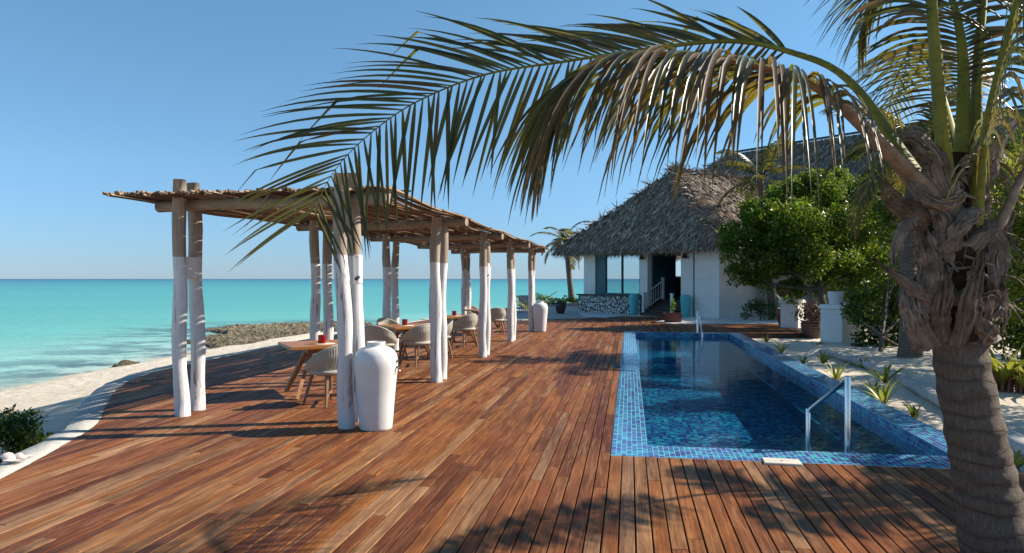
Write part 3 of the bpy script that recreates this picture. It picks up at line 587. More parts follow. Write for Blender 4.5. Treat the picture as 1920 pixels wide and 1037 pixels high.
# ================================================================== FURNITURE
def make_chair():
    t=thing('wicker_chair','','chair')
    ribs=46; nth=ribs*3+1; th=np.linspace(R(-142),R(142),nth); nh=10; hh=np.linspace(0,1,nh)
    rim=.50+.30*np.clip((np.cos(th)+.35)/1.35,0,1)**.85+.02
    rim=np.where(np.abs(th)>R(125),rim-.035*((np.abs(th)-R(125))/R(17))**2,rim)
    rib=.0055*np.cos(np.linspace(0,2*math.pi*ribs,nth))
    def surf(off,sgn):
        V=[]
        for h in hh:
            rb=.185+(.305-.185)*min(1,h*1.5)**.6+.02*h; z=.40+(rim-.40)*h
            rr=rb+off+sgn*rib; V.append(np.stack([rr*np.sin(th)*1.0,-rr*np.cos(th)*.96+.02,z-0*th],1))
        return np.concatenate(V)
    mb=MB(); a=surf(0,1); b=surf(-.022,1); i=(np.arange(nh-1)[:,None]*nth+np.arange(nth-1)[None]).ravel(); f=np.stack([i,i+1,i+nth+1,i+nth],1)
    n=len(a); V=np.concatenate([a,b]); mb.add(V,np.concatenate([f,f[:,::-1]+n]),0,True)
    k=np.arange(nth-1); tp=(nh-1)*nth+k; mb.f.append((np.stack([tp,tp+1,tp+1+n,tp+n],1),0,True)); mb.f.append((np.stack([k,k+n,k+1+n,k+1],1),0,True))
    r_=np.arange(nh-1)*nth; mb.f.append((np.stack([r_,r_+nth,r_+nth+n,r_+n],1),0,True)); r2=r_+nth-1; mb.f.append((np.stack([r2,r2+n,r2+nth+n,r2+nth],1),0,True))
    rimp=np.stack([.325*np.sin(th),-.325*np.cos(th)*.96+.02,rim],1)[::2]; rimp[:,:2]*=.965; sweep(mb,rimp,.017,sides=8)
    mb.build('shell',WICK,t)
    mb=MB(); lathe(mb,[(.001,.40),(.2,.40),(.27,.425),(.285,.45),(.27,.475),(.001,.48)],32,c=(0,.02,0)); mb.build('seat',WICK,t)
    for sx in (-1,1):
        for sy in (-1,1):
            mb=MB(); pth=np.array([(sx*.15,sy*.15+.02,.42),(sx*.235,sy*.235+.02,0)]); sweep(mb,catmull(pth,4),[.026,.024,.02,.016],sides=8,smooth=False); mb.build('leg',TEAKLEG,t)
    mb=MB()
    for s_ in (-1,1): sweep(mb,[(-.215,-.215*s_+.02,.115+.004*s_),(.215,.215*s_+.02,.115+.004*s_)],.015,.02,sides=6,smooth=False)
    mb.build('stretcher',TEAKLEG,t); return t
CH0=make_chair(); first=[True]
def chair(px,py,face,label):
    p=P(px,py); rz=math.atan2(-face[0],face[1]); G='wicker tub chairs around the pergola tables'
    if first[0]: first[0]=False; CH0.location=(p[0],p[1],.001); CH0.rotation_euler.z=rz; CH0['label']=label; CH0['group']=G; return
    dup(CH0,(p[0],p[1],.001),rz,label,G)
chair(618,757,(-.80,.60),'wicker tub chair in front of the nearest table, half hidden by the nearest posts')
chair(712,690,(.35,.9),'wicker tub chair almost hidden behind the nearest white jar')
chair(733,668,(.75,-.6),'wicker tub chair on the seaward side of the second nearest table')
chair(783,685,(-.75,.66),'wicker tub chair seen from behind in front of the second nearest table')
chair(826,670,(-.95,-.25),'wicker tub chair peeking out behind the second nearest front posts')
chair(872,650,(-.7,.7),'wicker tub chair seen from behind in front of the third table')
chair(829,642,(.8,-.5),'wicker tub chair on the seaward side of the third table')
chair(929,627.5,(-.25,.97),'wicker tub chair seen from behind in front of the farthest table')
chair(952,616,(-.9,-.3),'wicker tub chair to the right of the farthest table')
chair(889,617,(.8,-.5),'wicker tub chair on the seaward side of the farthest table')

def make_table():
    t=thing('teak_table','','table')
    mb=MB(); w=.50
    for k in range(5): box(mb,(-w+.07,-w+.07+k*.172,.715),(w-.07,-w+.07+k*.172+.168,.748),bev=.003)
    mb.build('tabletop',TABLE,t)
    mb=MB(); box(mb,(-w,-w,.705),(w,-w+.067,.75),bev=.004); box(mb,(-w,w-.067,.705),(w,w,.75),bev=.004); box(mb,(-w,-w+.069,.705),(-w+.067,w-.069,.75),bev=.004); box(mb,(w-.067,-w+.069,.705),(w,w-.069,.75),bev=.004); mb.build('rim_frame',TABLE,t)
    for sx in (-1,1):
        for sy in (-1,1):
            mb=MB(); sweep(mb,np.linspace((sx*.12,sy*.12,.70),(sx*.40,sy*.40,0),3),[.05,.046,.04],[.034,.032,.03],sides=4,smooth=False,ref=(sx*.7,-sy*.7,0)); mb.build('leg',TABLEG,t)
    mb=MB(); box(mb,(-.2,-.2,.62),(.2,.2,.70),bev=.006); box(mb,(-.44,-.045,.665),(.44,.045,.704)); mb.build('under_frame',TABLEG,t); return t
T0=make_table(); tbls=[((-2.86,10.75),R(28),'teak table with red candle glass nearest the camera'),((-2.12,14.85),R(32),'teak table with red candle glass, second from the near end'),((-1.42,18.75),R(28),'teak table with dark red candle glass, third from the near end'),((-.86,22.5),R(30),'teak table at the far end of the pergola')]
cp=smoothprof([(.001,.0),(.05,.0),(.056,.01),(.057,.05),(.058,.118),(.060,.122),(.055,.122),(.053,.05),(.05,.015),(.001,.012)],30)
for k,((x,y),rz,lab) in enumerate(tbls):
    G='teak tables under the pergola'
    if k==0: T0.location=(x,y,.001); T0.rotation_euler.z=rz; T0['label']=lab; T0['group']=G
    else: dup(T0,(x,y,.001),rz,lab,G)
    if k==3: continue
    wh=('nearest','second nearest','third')[k]; cpos=[(-2.78,10.62),(-2.18,14.75),(-1.48,18.6)][k]
    mb=MB(); lathe(mb,[(.001,.006),(.10,.006),(.155,.004),(.16,.0)],28,rib=(14,.03)); o=mb.build('placemat',MAT_,None,(cpos[0]+.03,cpos[1],.752)); tag(o,f'round pale woven placemat under the candle on the {wh} table','placemat','placemats on the tables')
    t=thing('candle_glass',f'red candle glass on the {wh} table','candle holder',(cpos[0],cpos[1],.759),0,'red candle glasses on the tables')
    mb=MB(); lathe(mb,cp,28); mb.build('glass',RED,t); mb=MB(); lathe(mb,[(.04,.014),(.042,.07),(.001,.072)],20); sweep(mb,[(0,0,.07),(0,.002,.09)],.002,sides=5); mb.build('candle',simple('wax%d'%k,(.5,.06,.05),.6),t)
# far lounge chair and stool
p=P(986,586); t=thing('lounge_chair','low woven lounge chair standing on the far paving','chair',(p[0],p[1],-.01),R(100))
mb=MB(); prf=np.array([(-.32,0,.42),(-.1,0,.36),(.15,0,.34),(.32,0,.42),(.48,0,.72),(.55,0,.86)]); c_=catmull(prf,14); 
sweep(mb,c_,.30,.03,sides=12,ref=(0,0,1)); mb.build('seat_shell',WICK,t)
for sx in (-1,1):
    for x in (-.25,.3): mb=MB(); sweep(mb,[(x,sx*.24,.36),(x*1.15,sx*.28,0)],.018,sides=6); mb.build('leg',TEAKLEG,t)
p=P(971,586); t=thing('low_stool','low wooden stool beside the far lounge chair','stool',(p[0],p[1],-.01),.3)
mb=MB(); box(mb,(-.28,-.2,.36),(.28,.2,.40),bev=.006); mb.build('seat',TEAKLEG,t)
for sx in (-1,1):
    for sy in (-1,1): mb=MB(); sweep(mb,[(sx*.22,sy*.15,.36),(sx*.27,sy*.18,0)],.018,sides=6); mb.build('leg',TEAKLEG,t)

# ================================================================== HUT
HL=np.array([3.71,37.49,0]); HA=math.atan2(-.782,.623)
hut=thing('thatched_hut','white thatched beach hut with cobbled base and big seaward window','hut',HL,HA)
def hw(s,n,z=0): return HL+np.array([.623*s+.782*n,-.782*s+.623*n,z])
tj(1198,0,'tall turquoise vase at the corner of the cobble stone wall',.97); tj(1285.5,595.5,'tall turquoise vase in front of the right hut pillar',.97)
WT=3.5; FLR=.72
mb=MB()
box(mb,(0,0,.9),(.82,.28,WT)); box(mb,(3.81,0,0),(4.27,.34,WT)); box(mb,(6.24,-.02,0),(6.92,.34,WT)); box(mb,(6.92,.03,0),(7.02,.30,WT)); box(mb,(7.02,-.06,0),(8.3,.25,WT))
box(mb,(8.05,.25,0),(8.299,8.6,WT)); box(mb,(0,.28,0),(.25,5.2,WT)); box(mb,(0,8.3,0),(.25,8.6,WT)); box(mb,(0,5.2,0),(.25,8.3,1.85)); box(mb,(0,5.2,3.1),(.25,8.3,WT)); box(mb,(0,6.7,1.85),(.25,6.8,3.1))
box(mb,(.25,8.4,0),(8.05,8.6,WT)); box(mb,(.82,.04,2.95),(3.81,.25,WT)); box(mb,(4.27,.04,2.95),(6.24,.3,WT))
mb.build('wall',PLAST,hut)
mb=MB(); box(mb,(-.18,-.22,0),(4.0,.02,.86)); box(mb,(-.18,.02,0),(-.003,2.2,.86)); mb.build('cobble_base',STONEW,hut)
mb=MB(); box(mb,(-.26,-.30,.86),(4.06,.14,.93),bev=.012); mb.build('sill',SLATE,hut)
wf=MB(); box(wf,(.82,.06,.93),(1.42,.2,2.95)); box(wf,(1.42,.05,.93),(1.50,.21,2.95)); box(wf,(3.73,.05,.93),(3.81,.21,2.95)); box(wf,(1.5,.05,.93),(3.73,.21,1.0)); box(wf,(1.5,.05,2.87),(3.73,.21,2.95)); box(wf,(2.55,.06,1.0),(2.61,.2,2.87))
win=wf.build('window_frame',TEAL,hut)
mb=MB(); box(mb,(1.5,.115,1.0),(2.55,.125,2.87)); mb.build('pane',GLASS,win); mb=MB(); box(mb,(2.61,.115,1.0),(3.73,.125,2.87)); mb.build('pane',GLASS,win)
mb=MB(); box(mb,(4.28,.35,.0),(4.34,2.0,2.94),bev=.004); box(mb,(4.275,.30,FLR),(4.36,.36,2.94)); 
for k in range(2): box(mb,(4.34,.5+k*.75,FLR+.25),(4.36,1.1+k*.75,2.7))
mb.build('door',TEAL,hut)
mb=MB()
for k in range(5): box(mb,(4.3,-.55+k*.3,0),(6.2,-.55+(k+1)*.3-.001 if k<4 else 7.0,.144*(k+1)),bev=.006)
mb.build('entry_steps',DARKWOOD,hut)
mb=MB(); box(mb,(.25,3.6,.0),(1.3,3.7,WT-.1)); box(mb,(7.4,.35,0),(7.5,8.3,WT-.1)); box(mb,(.3,.3,.5),(4.27,3.55,.72)); box(mb,(1.2,5.2,FLR),(3.6,5.7,1.75)); box(mb,(2.4,8.2,FLR),(7.3,8.35,3.3)); mb.build('interior_shade_panel',DARKWOOD,hut)  # dark wood put in so the room behind the door looks unlit
def stair_rail(s,label=None):
    mb=MB(); n0,n1=-.45,.95
    for (n,zt,zb) in ((n0,1.03,0),(n1,1.72,FLR)): box(mb,(s-.055,n-.055,zb),(s+.055,n+.055,zt),bev=.008); box(mb,(s-.07,n-.07,zt),(s+.07,n+.07,zt+.05),bev=.012)
    sweep(mb,[(s,n0,.93),(s,n1,1.62)],.035,.03,sides=6); sweep(mb,[(s,n0,.25),(s,n1,.92)],.03,.025,sides=6)
    for k in range(1,8): f=k/8; n=n0+(n1-n0)*f; sweep(mb,[(s,n,.25+.67*f),(s,n,.93+.69*f)],.014,sides=6)
    mb.build('stair_railing',WPAINT,hut)
stair_rail(4.42)
mb=MB(); box(mb,(6.02,-.50,0),(6.13,-.39,1.0),bev=.008); box(mb,(6.0,-.52,1.0),(6.15,-.37,1.05),bev=.01); mb.build('newel_post',WPAINT,hut)
mb=MB(); sweep(mb,[(6.97,-.03,.05),(6.97,-.03,3.3)],.035,sides=10); mb.build('downpipe',TEAL,hut)

def thatch_face(mb, poly, n, ln=(.22,.46), w=(.035,.085), lift=.07):
    """strips over a planar polygon, laid down-slope"""
    poly=np.array(poly,float); N=np.cross(poly[1]-poly[0],poly[2]-poly[0]); N/=np.linalg.norm(N)
    if N[2]<0: N=-N
    dn=np.array([0,0,-1.])-(-N[2])*N; dn/=np.linalg.norm(dn); sd=np.cross(N,dn)
    tris=[(poly[0],poly[i],poly[i+1]) for i in range(1,len(poly)-1)]; ar=np.array([np.linalg.norm(np.cross(b-a,c-a)) for a,b,c in tris]); ar/=ar.sum()
    ti=rng.choice(len(tris),n,p=ar); a=np.array([tris[k][0] for k in ti]); b=np.array([tris[k][1] for k in ti]); c=np.array([tris[k][2] for k in ti])
    r1=np.sqrt(rng.random((n,1))); r2=rng.random((n,1)); p=a*(1-r1)+b*r1*(1-r2)+c*r1*r2
    h_=(p-poly[0])@dn; row=.19; p=p+dn*((np.round(h_/row)*row-h_+rng.normal(0,.03,n))[:,None]*.85)
    L=rng.uniform(*ln,(n,1)); Wd=rng.uniform(*w,(n,1)); d=nrm(dn+sd*rng.normal(0,.34,(n,1))+N*rng.normal(.06,.14,(n,1))); s=nrm(np.cross(N,d)+N*rng.normal(0,.45,(n,1)))
    up=N*(rng.random((n,1))*lift+.01)
    v=np.stack([p+up-s*Wd*.5,p+up+s*Wd*.5,p+up+d*L*.6+s*Wd*.45-N*0,p+up+d*L*.6-s*Wd*.45,p+up+d*L-N*.02],1).reshape(-1,3)
    i=np.arange(n)*5; mb.add(v,np.stack([i,i+1,i+2,i+3],1)); mb.f.append((np.stack([i+3,i+2,i+4],1)+mb.n-len(v),0,False))
def eave_fringe(mb,a,b,n,ln=(.25,.55),out=(0,0,0)):
    a=np.array(a,float); b=np.array(b,float); o=np.array(out,float)
    p=a+(b-a)*rng.random((n,1))+o*rng.uniform(-.35,.08,(n,1))+np.array([0,0,1])*rng.uniform(-.05,.22,(n,1)); e=nrm((b-a)[None])
    L=rng.uniform(*ln,(n,1)); Wd=rng.uniform(.02,.05,(n,1)); d=nrm(np.array([[0,0,-1.]])+o*rng.uniform(.2,.8,(n,1))+e*rng.normal(0,.22,(n,1)))
    s=nrm(e+rng.normal(0,.5,(n,3))); v=np.stack([p-s*Wd*.5,p+s*Wd*.5,p+d*L],1).reshape(-1,3); i=np.arange(n)*3; mb.add(v,np.stack([i,i+1,i+2],1))
def tuft_line(mb,a,b,n,side,ln=(.4,.8)):
    a=np.array(a,float); b=np.array(b,float); p=a+(b-a)*rng.random((n,1)); sd=np.array(side,float)
    d=nrm(sd*rng.normal(0,.8,(n,1))+np.array([[0,0,.15]])+rng.normal(0,.25,(n,3))); L=rng.uniform(*ln,(n,1)); s=nrm(np.cross(d,rng.normal(0,1,(n,3)))); Wd=rng.uniform(.05,.10,(n,1)); p=p+np.array([0,0,.08])
    v=np.stack([p-s*Wd*.5,p+s*Wd*.5,p+d*L-np.array([0,0,.12])],1).reshape(-1,3); i=np.arange(n)*3; mb.add(v,np.stack([i,i+1,i+2],1))
def roof(parent,eA,eB,ridge0,ridge1,eC,eD,nA,nB,nL):
    """eA eB front eave, eC eD the far eave corners (behind B and behind A); ridge0 front apex, ridge1 back"""
    mb=MB(); V=[eA,eB,eC,eD,ridge0,ridge1]; mb.add(np.array(V,float)-np.array([0,0,.03]),[(0,1,4),(1,2,5,4),(3,0,4,5),(2,3,5)])
    mb.f.append((np.array([[3,2,1,0]]),0,False)); return mb
apx=np.array([4.15,2.12,7.0]); ZE=3.12
eA,eB,eC,eD=[np.array(q,float) for q in ((-1.3,-.9,ZE),(9.2,-.9,ZE),(9.2,9.0,ZE),(-1.3,9.0,ZE))]; rb=np.array([4.15,9.0,7.0])
mb=roof(hut,eA,eB,apx,rb,eC,eD,0,0,0)
thatch_face(mb,[eA,eB,apx],15000); thatch_face(mb,[eB,eC,rb,apx],11000); thatch_face(mb,[eD,eA,apx,rb],3500)
eave_fringe(mb,eA,eB,2600,out=(0,-1,0)); eave_fringe(mb,eB,eC,1500,out=(1,0,0)); eave_fringe(mb,eA,eD,900,out=(-1,0,0))
tuft_line(mb,apx,eB,420,nrm(np.cross(eB-apx,(0,0,1.)))); tuft_line(mb,apx,eA,300,nrm(np.cross(eA-apx,(0,0,1.)))); tuft_line(mb,apx,rb,320,(1,0,0)); tuft_line(mb,apx-.1,apx+.1,120,(1,0,0))
mb.build('thatch_roof',THATCH,hut)
# bell lanterns under the eave
for s,lab in ((4.04,'dark bell lantern hanging under the thatch beside the hut window'),(6.55,'dark bell lantern hanging under the thatch right of the hut door')):
    p=hw(s,-.16,2.62); t=thing('bell_lantern',lab,'lantern',p,HA,'bell lanterns on the hut front'); mb=MB(); lathe(mb,smoothprof([(.03,.26),(.05,.25),(.07,.2),(.085,.12),(.12,.03),(.16,0),(.15,.0),(.1,.04)],20),20); mb.build('shade',DARKMETAL,t)
    mb=MB(); sweep(mb,[(0,.14,.36),(0,.06,.40),(0,0,.36),(0,0,.25)],.012,sides=6); mb.build('bracket',DARKMETAL,t); mb=MB(); lathe(mb,smoothprof([(.001,-.03),(.03,-.02),(.035,.01),(.02,.06)],10),12); mb.build('bulb',WPAINT,t)

# main house behind
mh=thing('thatched_house','large house with tall thatched roof rising behind the trees','house',hw(7,12,0),HA)
def mloc(s,n,z): return np.array([s-7,n-12,z],float)
mA,mB,mC,mD=mloc(-5.6,6.1,3.25),mloc(22,6.1,3.25),mloc(22,18.3,3.25),mloc(-5.6,18.3,3.25); r0,r1=mloc(.3,12.2,9.42),mloc(16.5,12.2,9.42)
mb=MB(); mb.add(np.array([mA,mB,mC,mD,r0,r1])-np.array([0,0,.03]),[(0,1,5,4),(1,2,5),(2,3,4,5),(3,0,4),(3,2,1,0)])
thatch_face(mb,[mA,mB,r1,r0],13000,(.3,.6),(.04,.09)); thatch_face(mb,[mD,mA,r0],4000,(.4,.7),(.03,.07)); thatch_face(mb,[mB,mC,r1],1500,(.4,.7),(.03,.07))
eave_fringe(mb,mA,mB,1800,out=(0,-1,0)); eave_fringe(mb,mA,mD,700,out=(-1,0,0)); tuft_line(mb,r0,mA,400,(1,0,0)); tuft_line(mb,r0,mD,200,(1,0,0))
mb.build('thatch_roof',THATCH,mh)
mb=MB(); q=lambda a,b: box(mb,mloc(*a),mloc(*b))
q((8.4,7.25,-.1),(9.3,7.5,3.5)); q((9.3,8.6,-.1),(21,8.9,3.5)); q((20.8,8.9,-.1),(21,17,3.5)); q((2.2,8.7,-.1),(2.45,17,3.5)); q((2.45,16.8,-.1),(20.8,17,3.5)); mb.build('wall',PLAST,mh)
for s in (10.4,12.3,15,18): mb=MB(); box(mb,mloc(s,6.5,-.1),mloc(s+.24,6.74,3.5),bev=.02); box(mb,mloc(s-.05,6.45,-.1),mloc(s+.29,6.79,.25)); mb.build('column',WPAINT,mh)
mb=MB(); box(mb,r0+(-.3,-.1,.02),r1+(.2,.1,.12)); mb.build('ridge_cap',DARKMETAL,mh)

# ================================================================== PLANTS
def leaves(mb, cen, nor, size, mat=0, asp=.42, fold=.25):
    n=len(cen); nor=nrm(nor); d=nrm(np.cross(nor,rng.normal(0,1,(n,3)))+nor*rng.normal(.35,.35,(n,1))); s=nrm(np.cross(d,nor)); N=np.cross(s,d); L=size*rng.uniform(.65,1.3,(n,1)); w=L*asp*.5
    v=np.stack([cen,cen+d*L*.5+s*w+N*w*fold*rng.uniform(-1,2,(n,1)),cen+d*L-N*L*.12,cen+d*L*.5-s*w+N*w*fold*rng.uniform(-1,2,(n,1))],1).reshape(-1,3)
    i=np.arange(n)*4; mb.add(v,np.concatenate([np.stack([i,i+1,i+2],1),np.stack([i,i+2,i+3],1)]),mat)
def clump(c,r,n,shell=.55,squash=.85):
    d=nrm(rng.normal(0,1,(n,3))); k=shell+(1-shell)*rng.random((n,1))**.6
    wob=np.array([1+.22*mnoise.noise(tuple(q*2.3+np.array(c)*1.7)) +.14*mnoise.noise(tuple(q*6+np.array(c))) for q in d])[:,None]
    p=np.array(c)+d*k*r*wob*np.array([1,1,squash]); return p, nrm(d+np.array([0,0,.35])+rng.normal(0,.45,(n,3)))
def tree(name,label,cat,base,clumps,mats,size,dens,trunk_r=.1,group=None,limb=True,asp=.42):
    base=np.array(base,float); t=thing(name,label,cat,base,0,group); mb=MB(); C=[]
    for c,r in clumps:
        c=np.array(c)-base; n=int(dens*r*r); sub=[]; ns_=12
        for q in nrm(rng.normal(0,1,(ns_,3))+np.array([0,0,.25])): sub.append(clump(c+q*r*.62,r*.48,n//ns_,.45))
        p=np.concatenate([a for a,_ in sub]); nn_=np.concatenate([b for _,b in sub]); n=len(p); k=rng.random(n); 
        for mi in range(len(mats)):
            w=(0,.72,.9,1.01) if len(mats)==3 else ((0,.75,1.01) if len(mats)==2 else (0,1.01)); sel=(k>=w[mi])&(k<w[mi+1]); leaves(mb,p[sel],nn_[sel],size,mi,asp)
        C.append((c,r))
    mb.build('crown',mats,t)
    mb=MB(); top=np.mean([c for c,r in C],0); top=np.array([top[0]*.4,top[1]*.4,max(.3,top[2]*.55)])
    sweep(mb,catmull([(0,0,-.15),top*.5+rng.normal(0,.03,3),top],8),np.linspace(trunk_r,trunk_r*.6,8),sides=9,jit=.03)
    if limb:
        for c,r in C[:16]: sweep(mb,catmull([top*.8,(top+c)/2+rng.normal(0,.12,3),c],6),np.linspace(trunk_r*.45,trunk_r*.12,6),sides=6)
    mb.build('trunk',BARK,t); return t
def pc(px,py,rpx,d): return (Q(px,py,d),rpx/F*d)

bt=[(1392,468,42,25),(1432,412,44,25.5),(1470,366,36,26),(1538,360,44,26),(1600,372,46,26.5),(1500,430,58,24.6),(1585,440,60,25),(1450,478,46,24.6),(1512,492,50,24),(1575,515,48,24.3),(1640,430,46,25.5),(1650,505,50,24.6),(1425,448,40,26),(1372,440,26,26),(1385,515,26,25),(1430,520,30,25),(1485,545,26,24.4),(1545,540,24,24),(1612,545,34,24),(1500,350,26,26.5),(1572,335,22,26.5),(1640,365,36,27),(1560,400,50,27),(1480,420,50,27.5),(1362,462,18,25.2),(1405,395,24,26)]
tree('leafy_tree','broad bright green leafy tree spreading in front of the hut','tree',P(1560,632,-.14),[pc(*q) for q in bt],[LEAFA,LEAFC,LEAFB],.15,3000,.16)
bt=[(1620,570,36,19.5),(1660,655,34,18.6),(1690,650,36,19),(1700,600,44,19.6),(1600,590,26,19.4),(1655,560,44,20),(1640,610,36,19),(1672,630,34,19),(1615,640,20,18.5),(1690,560,50,20.5),(1700,480,55,21),(1690,400,50,21.5),(1650,660,22,18.4),(1625,600,26,18.5),(1725,620,40,19.5),(1740,540,50,20)]
tree('dark_shrub','tall dark glossy shrub between white pedestal and palm trunk','shrub',P(1648,672,-.14),[pc(*q) for q in bt],[LEAFB,LEAFA],.12,2600,.07)
bt=[(1885,335,50,12.5),(1925,400,60,12.5),(1870,430,42,13),(1900,500,48,12.5),(1940,560,60,12.3),(1880,580,38,13),(1960,460,70,12.8),(1985,330,80,13),(2040,420,100,12.5),(2060,300,90,13.4),(2040,560,100,12.5),(1850,520,34,14),(1845,380,40,14.5),(2120,380,100,13),(2150,520,110,12.6)]
tree('yellowgreen_tree','yellow green leafy tree at the right edge behind the foreground palm','tree',Q(1965,745,12.4)*np.array([1,1,0])+np.array([0,0,-.1]),[pc(*q) for q in bt],[LEAFC,LEAFA],.12,2000,.12)
bt=[((9.6,9.6,3.3),1.1),((10.3,10.3,3.9),1.0),((9.9,8.9,2.3),.9),((10.8,9.4,3.0),1.1),((9.4,10.6,2.2),.8)]
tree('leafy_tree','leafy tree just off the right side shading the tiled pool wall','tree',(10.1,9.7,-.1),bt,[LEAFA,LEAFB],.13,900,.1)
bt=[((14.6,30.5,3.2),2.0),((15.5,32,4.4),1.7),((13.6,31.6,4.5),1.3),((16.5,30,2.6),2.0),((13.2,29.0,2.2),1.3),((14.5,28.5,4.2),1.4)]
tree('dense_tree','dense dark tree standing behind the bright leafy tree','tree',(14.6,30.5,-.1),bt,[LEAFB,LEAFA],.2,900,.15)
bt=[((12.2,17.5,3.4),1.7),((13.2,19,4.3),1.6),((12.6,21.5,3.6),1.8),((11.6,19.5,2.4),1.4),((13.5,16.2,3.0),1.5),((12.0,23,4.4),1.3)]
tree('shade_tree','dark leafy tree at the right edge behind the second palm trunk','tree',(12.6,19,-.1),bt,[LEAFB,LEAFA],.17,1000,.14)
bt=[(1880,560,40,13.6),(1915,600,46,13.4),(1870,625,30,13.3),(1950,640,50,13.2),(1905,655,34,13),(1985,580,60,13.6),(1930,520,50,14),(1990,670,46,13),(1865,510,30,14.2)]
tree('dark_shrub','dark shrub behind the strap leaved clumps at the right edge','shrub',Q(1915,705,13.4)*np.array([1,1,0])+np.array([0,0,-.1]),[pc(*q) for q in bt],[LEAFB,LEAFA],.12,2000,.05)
# bush by the left edging
p=np.array([-5.72,8.25,-.45]); bt=[((-5.62,8.2,-.12),.30),((-5.9,8.0,-.16),.32),((-5.75,8.5,.0),.26),((-6.1,8.3,-.05),.32),((-5.35,8.15,-.22),.2),((-5.95,7.75,-.26),.22),((-5.5,8.5,-.2),.24)]
tree('beach_bush','small glossy green bush on the sand at lower left','bush',p,bt,[LEAFB,LEAFC],.065,9000,.025)
# low hedge beyond the paving
bt=[]
for k in range(13): px=1012+k*7; bt.append(pc(px,563+random.uniform(-3,3),6.5,46.5))
tree('low_hedge','low green hedge on the sea edge beyond the paving','hedge',P(1055,572,-.3),bt,[LEAFA,LEAFC],.2,900,.05,limb=False)
mb=MB(); a=P(1010,573.5,0); b=P(1092,571,0); sweep(mb,np.linspace(a,b,12)+np.array([0,0,.03]),.18,.14,sides=4,smooth=False,jit=.03); tag(mb.build('garden_wall',EDGE),'low pale stone wall in front of the far hedge','wall')

# ---- palms
def frond(path, L, nleaf, t0=.22, wid=.032, side=None, ang=(72,24), droop=.10, petw=(.05,.03), seg=7, mats=None, parent=None, origin=(0,0,0), ragged=.12, pet_mat=1, name='frond', tip=.45, dry=.15, lenprof=None, sidefn=None):
    """a pinnate leaf: rachis swept along path, leaflets in two rows"""
    n=64; pth=catmull(path,n)-np.array(origin); T=nrm(np.gradient(pth,axis=0)); s=np.linspace(0,1,n)
    mb=MB(); wr=np.interp(s,[0,.12,t0,.6,1],[petw[0],petw[0]*.62,petw[1]*.8,petw[1]*.4,.003]); sweep(mb,pth,wr,wr*.55,sides=10,ref=(0,0,1),mat=pet_mat)
    V=[];Fc=[];Fd=[]; nv_=0
    for k in range(nleaf):
        t=t0+(1-t0)*(k+random.uniform(-.25,.25))/(nleaf-1); t=min(max(t,t0),.998); x=t*(n-1); i=int(min(x,n-2)); f=x-i; p=pth[i]*(1-f)+pth[i+1]*f; tv=T[i]
        tt_=(t-t0)/(1-t0); ll=L*np.interp(tt_,[0,.12,.4,.75,1],[.55,.85,1,.85,tip]) if lenprof is None else L*np.interp(tt_,*lenprof)
        for sg in (1,-1):
            if sidefn is not None: S=sidefn(tt_,sg,tv)
            else:
                S=np.cross(tv,(0,0,1.)); S=S/max(np.linalg.norm(S),.05)*sg; S=S+np.array([0,0,-.15])
            S=S-(S@tv)*tv; S/=max(np.linalg.norm(S),1e-6)
            a=R(np.interp(tt_,[0,1],ang[2:] if (len(ang)==4 and sg<0) else ang[:2])+random.gauss(0,4)); d=tv*math.cos(a)+S*math.sin(a)+rng.normal(0,.035,3); d/=np.linalg.norm(d)
            l=ll*random.uniform(1-ragged,1+ragged*.6)*((1.24-.12*tt_) if (len(ang)==4 and sg>0) else 1); w0=wid*random.uniform(.8,1.15)*(1-.3*tt_**2); dr=droop*random.uniform(.7,1.35)*(1.0 if not callable(droop) else 1); q=p.copy(); st=[]
            kink=random.random()<.12; kk=random.randint(3,seg-1) if seg>4 else seg
            for j in range(seg+1):
                h=j/seg; wv=tv-(tv@d)*d; wn_=np.linalg.norm(wv); wv=wv/wn_ if wn_>.05 else np.cross(d,S); nb=np.cross(d,wv); w=w0*.5*(np.interp(h,[0,.08,.3,.7,1],[.35,.75,1,.72,.06]))
                st.append((q-wv*w-nb*w*.35, q+nb*w*.25, q+wv*w-nb*w*.35))
                q=q+d*l/seg; g=dr*(.5+1.2*h); 
                if kink and j==kk: g+=.9
                d=d+np.array([0,0,-1.])*g*(1-.55*max(0,-d[2])); d/=np.linalg.norm(d)
            V.extend([c for tr_ in st for c in tr_]); ff=Fd if random.random()<dry else Fc
            for j in range(seg):
                b=nv_+j*3; ff.append((b,b+1,b+4,b+3)); ff.append((b+1,b+2,b+5,b+4))
            nv_+=3*(seg+1)
    V=np.array(V); b0=mb.n; mb.v.append(V); mb.n+=len(V)
    if Fc: mb.f.append((np.array(Fc)+b0,0,True))
    if Fd: mb.f.append((np.array(Fd)+b0,2,True))
    return mb.build(name,mats or [PALML,PETG,PALMB],parent)
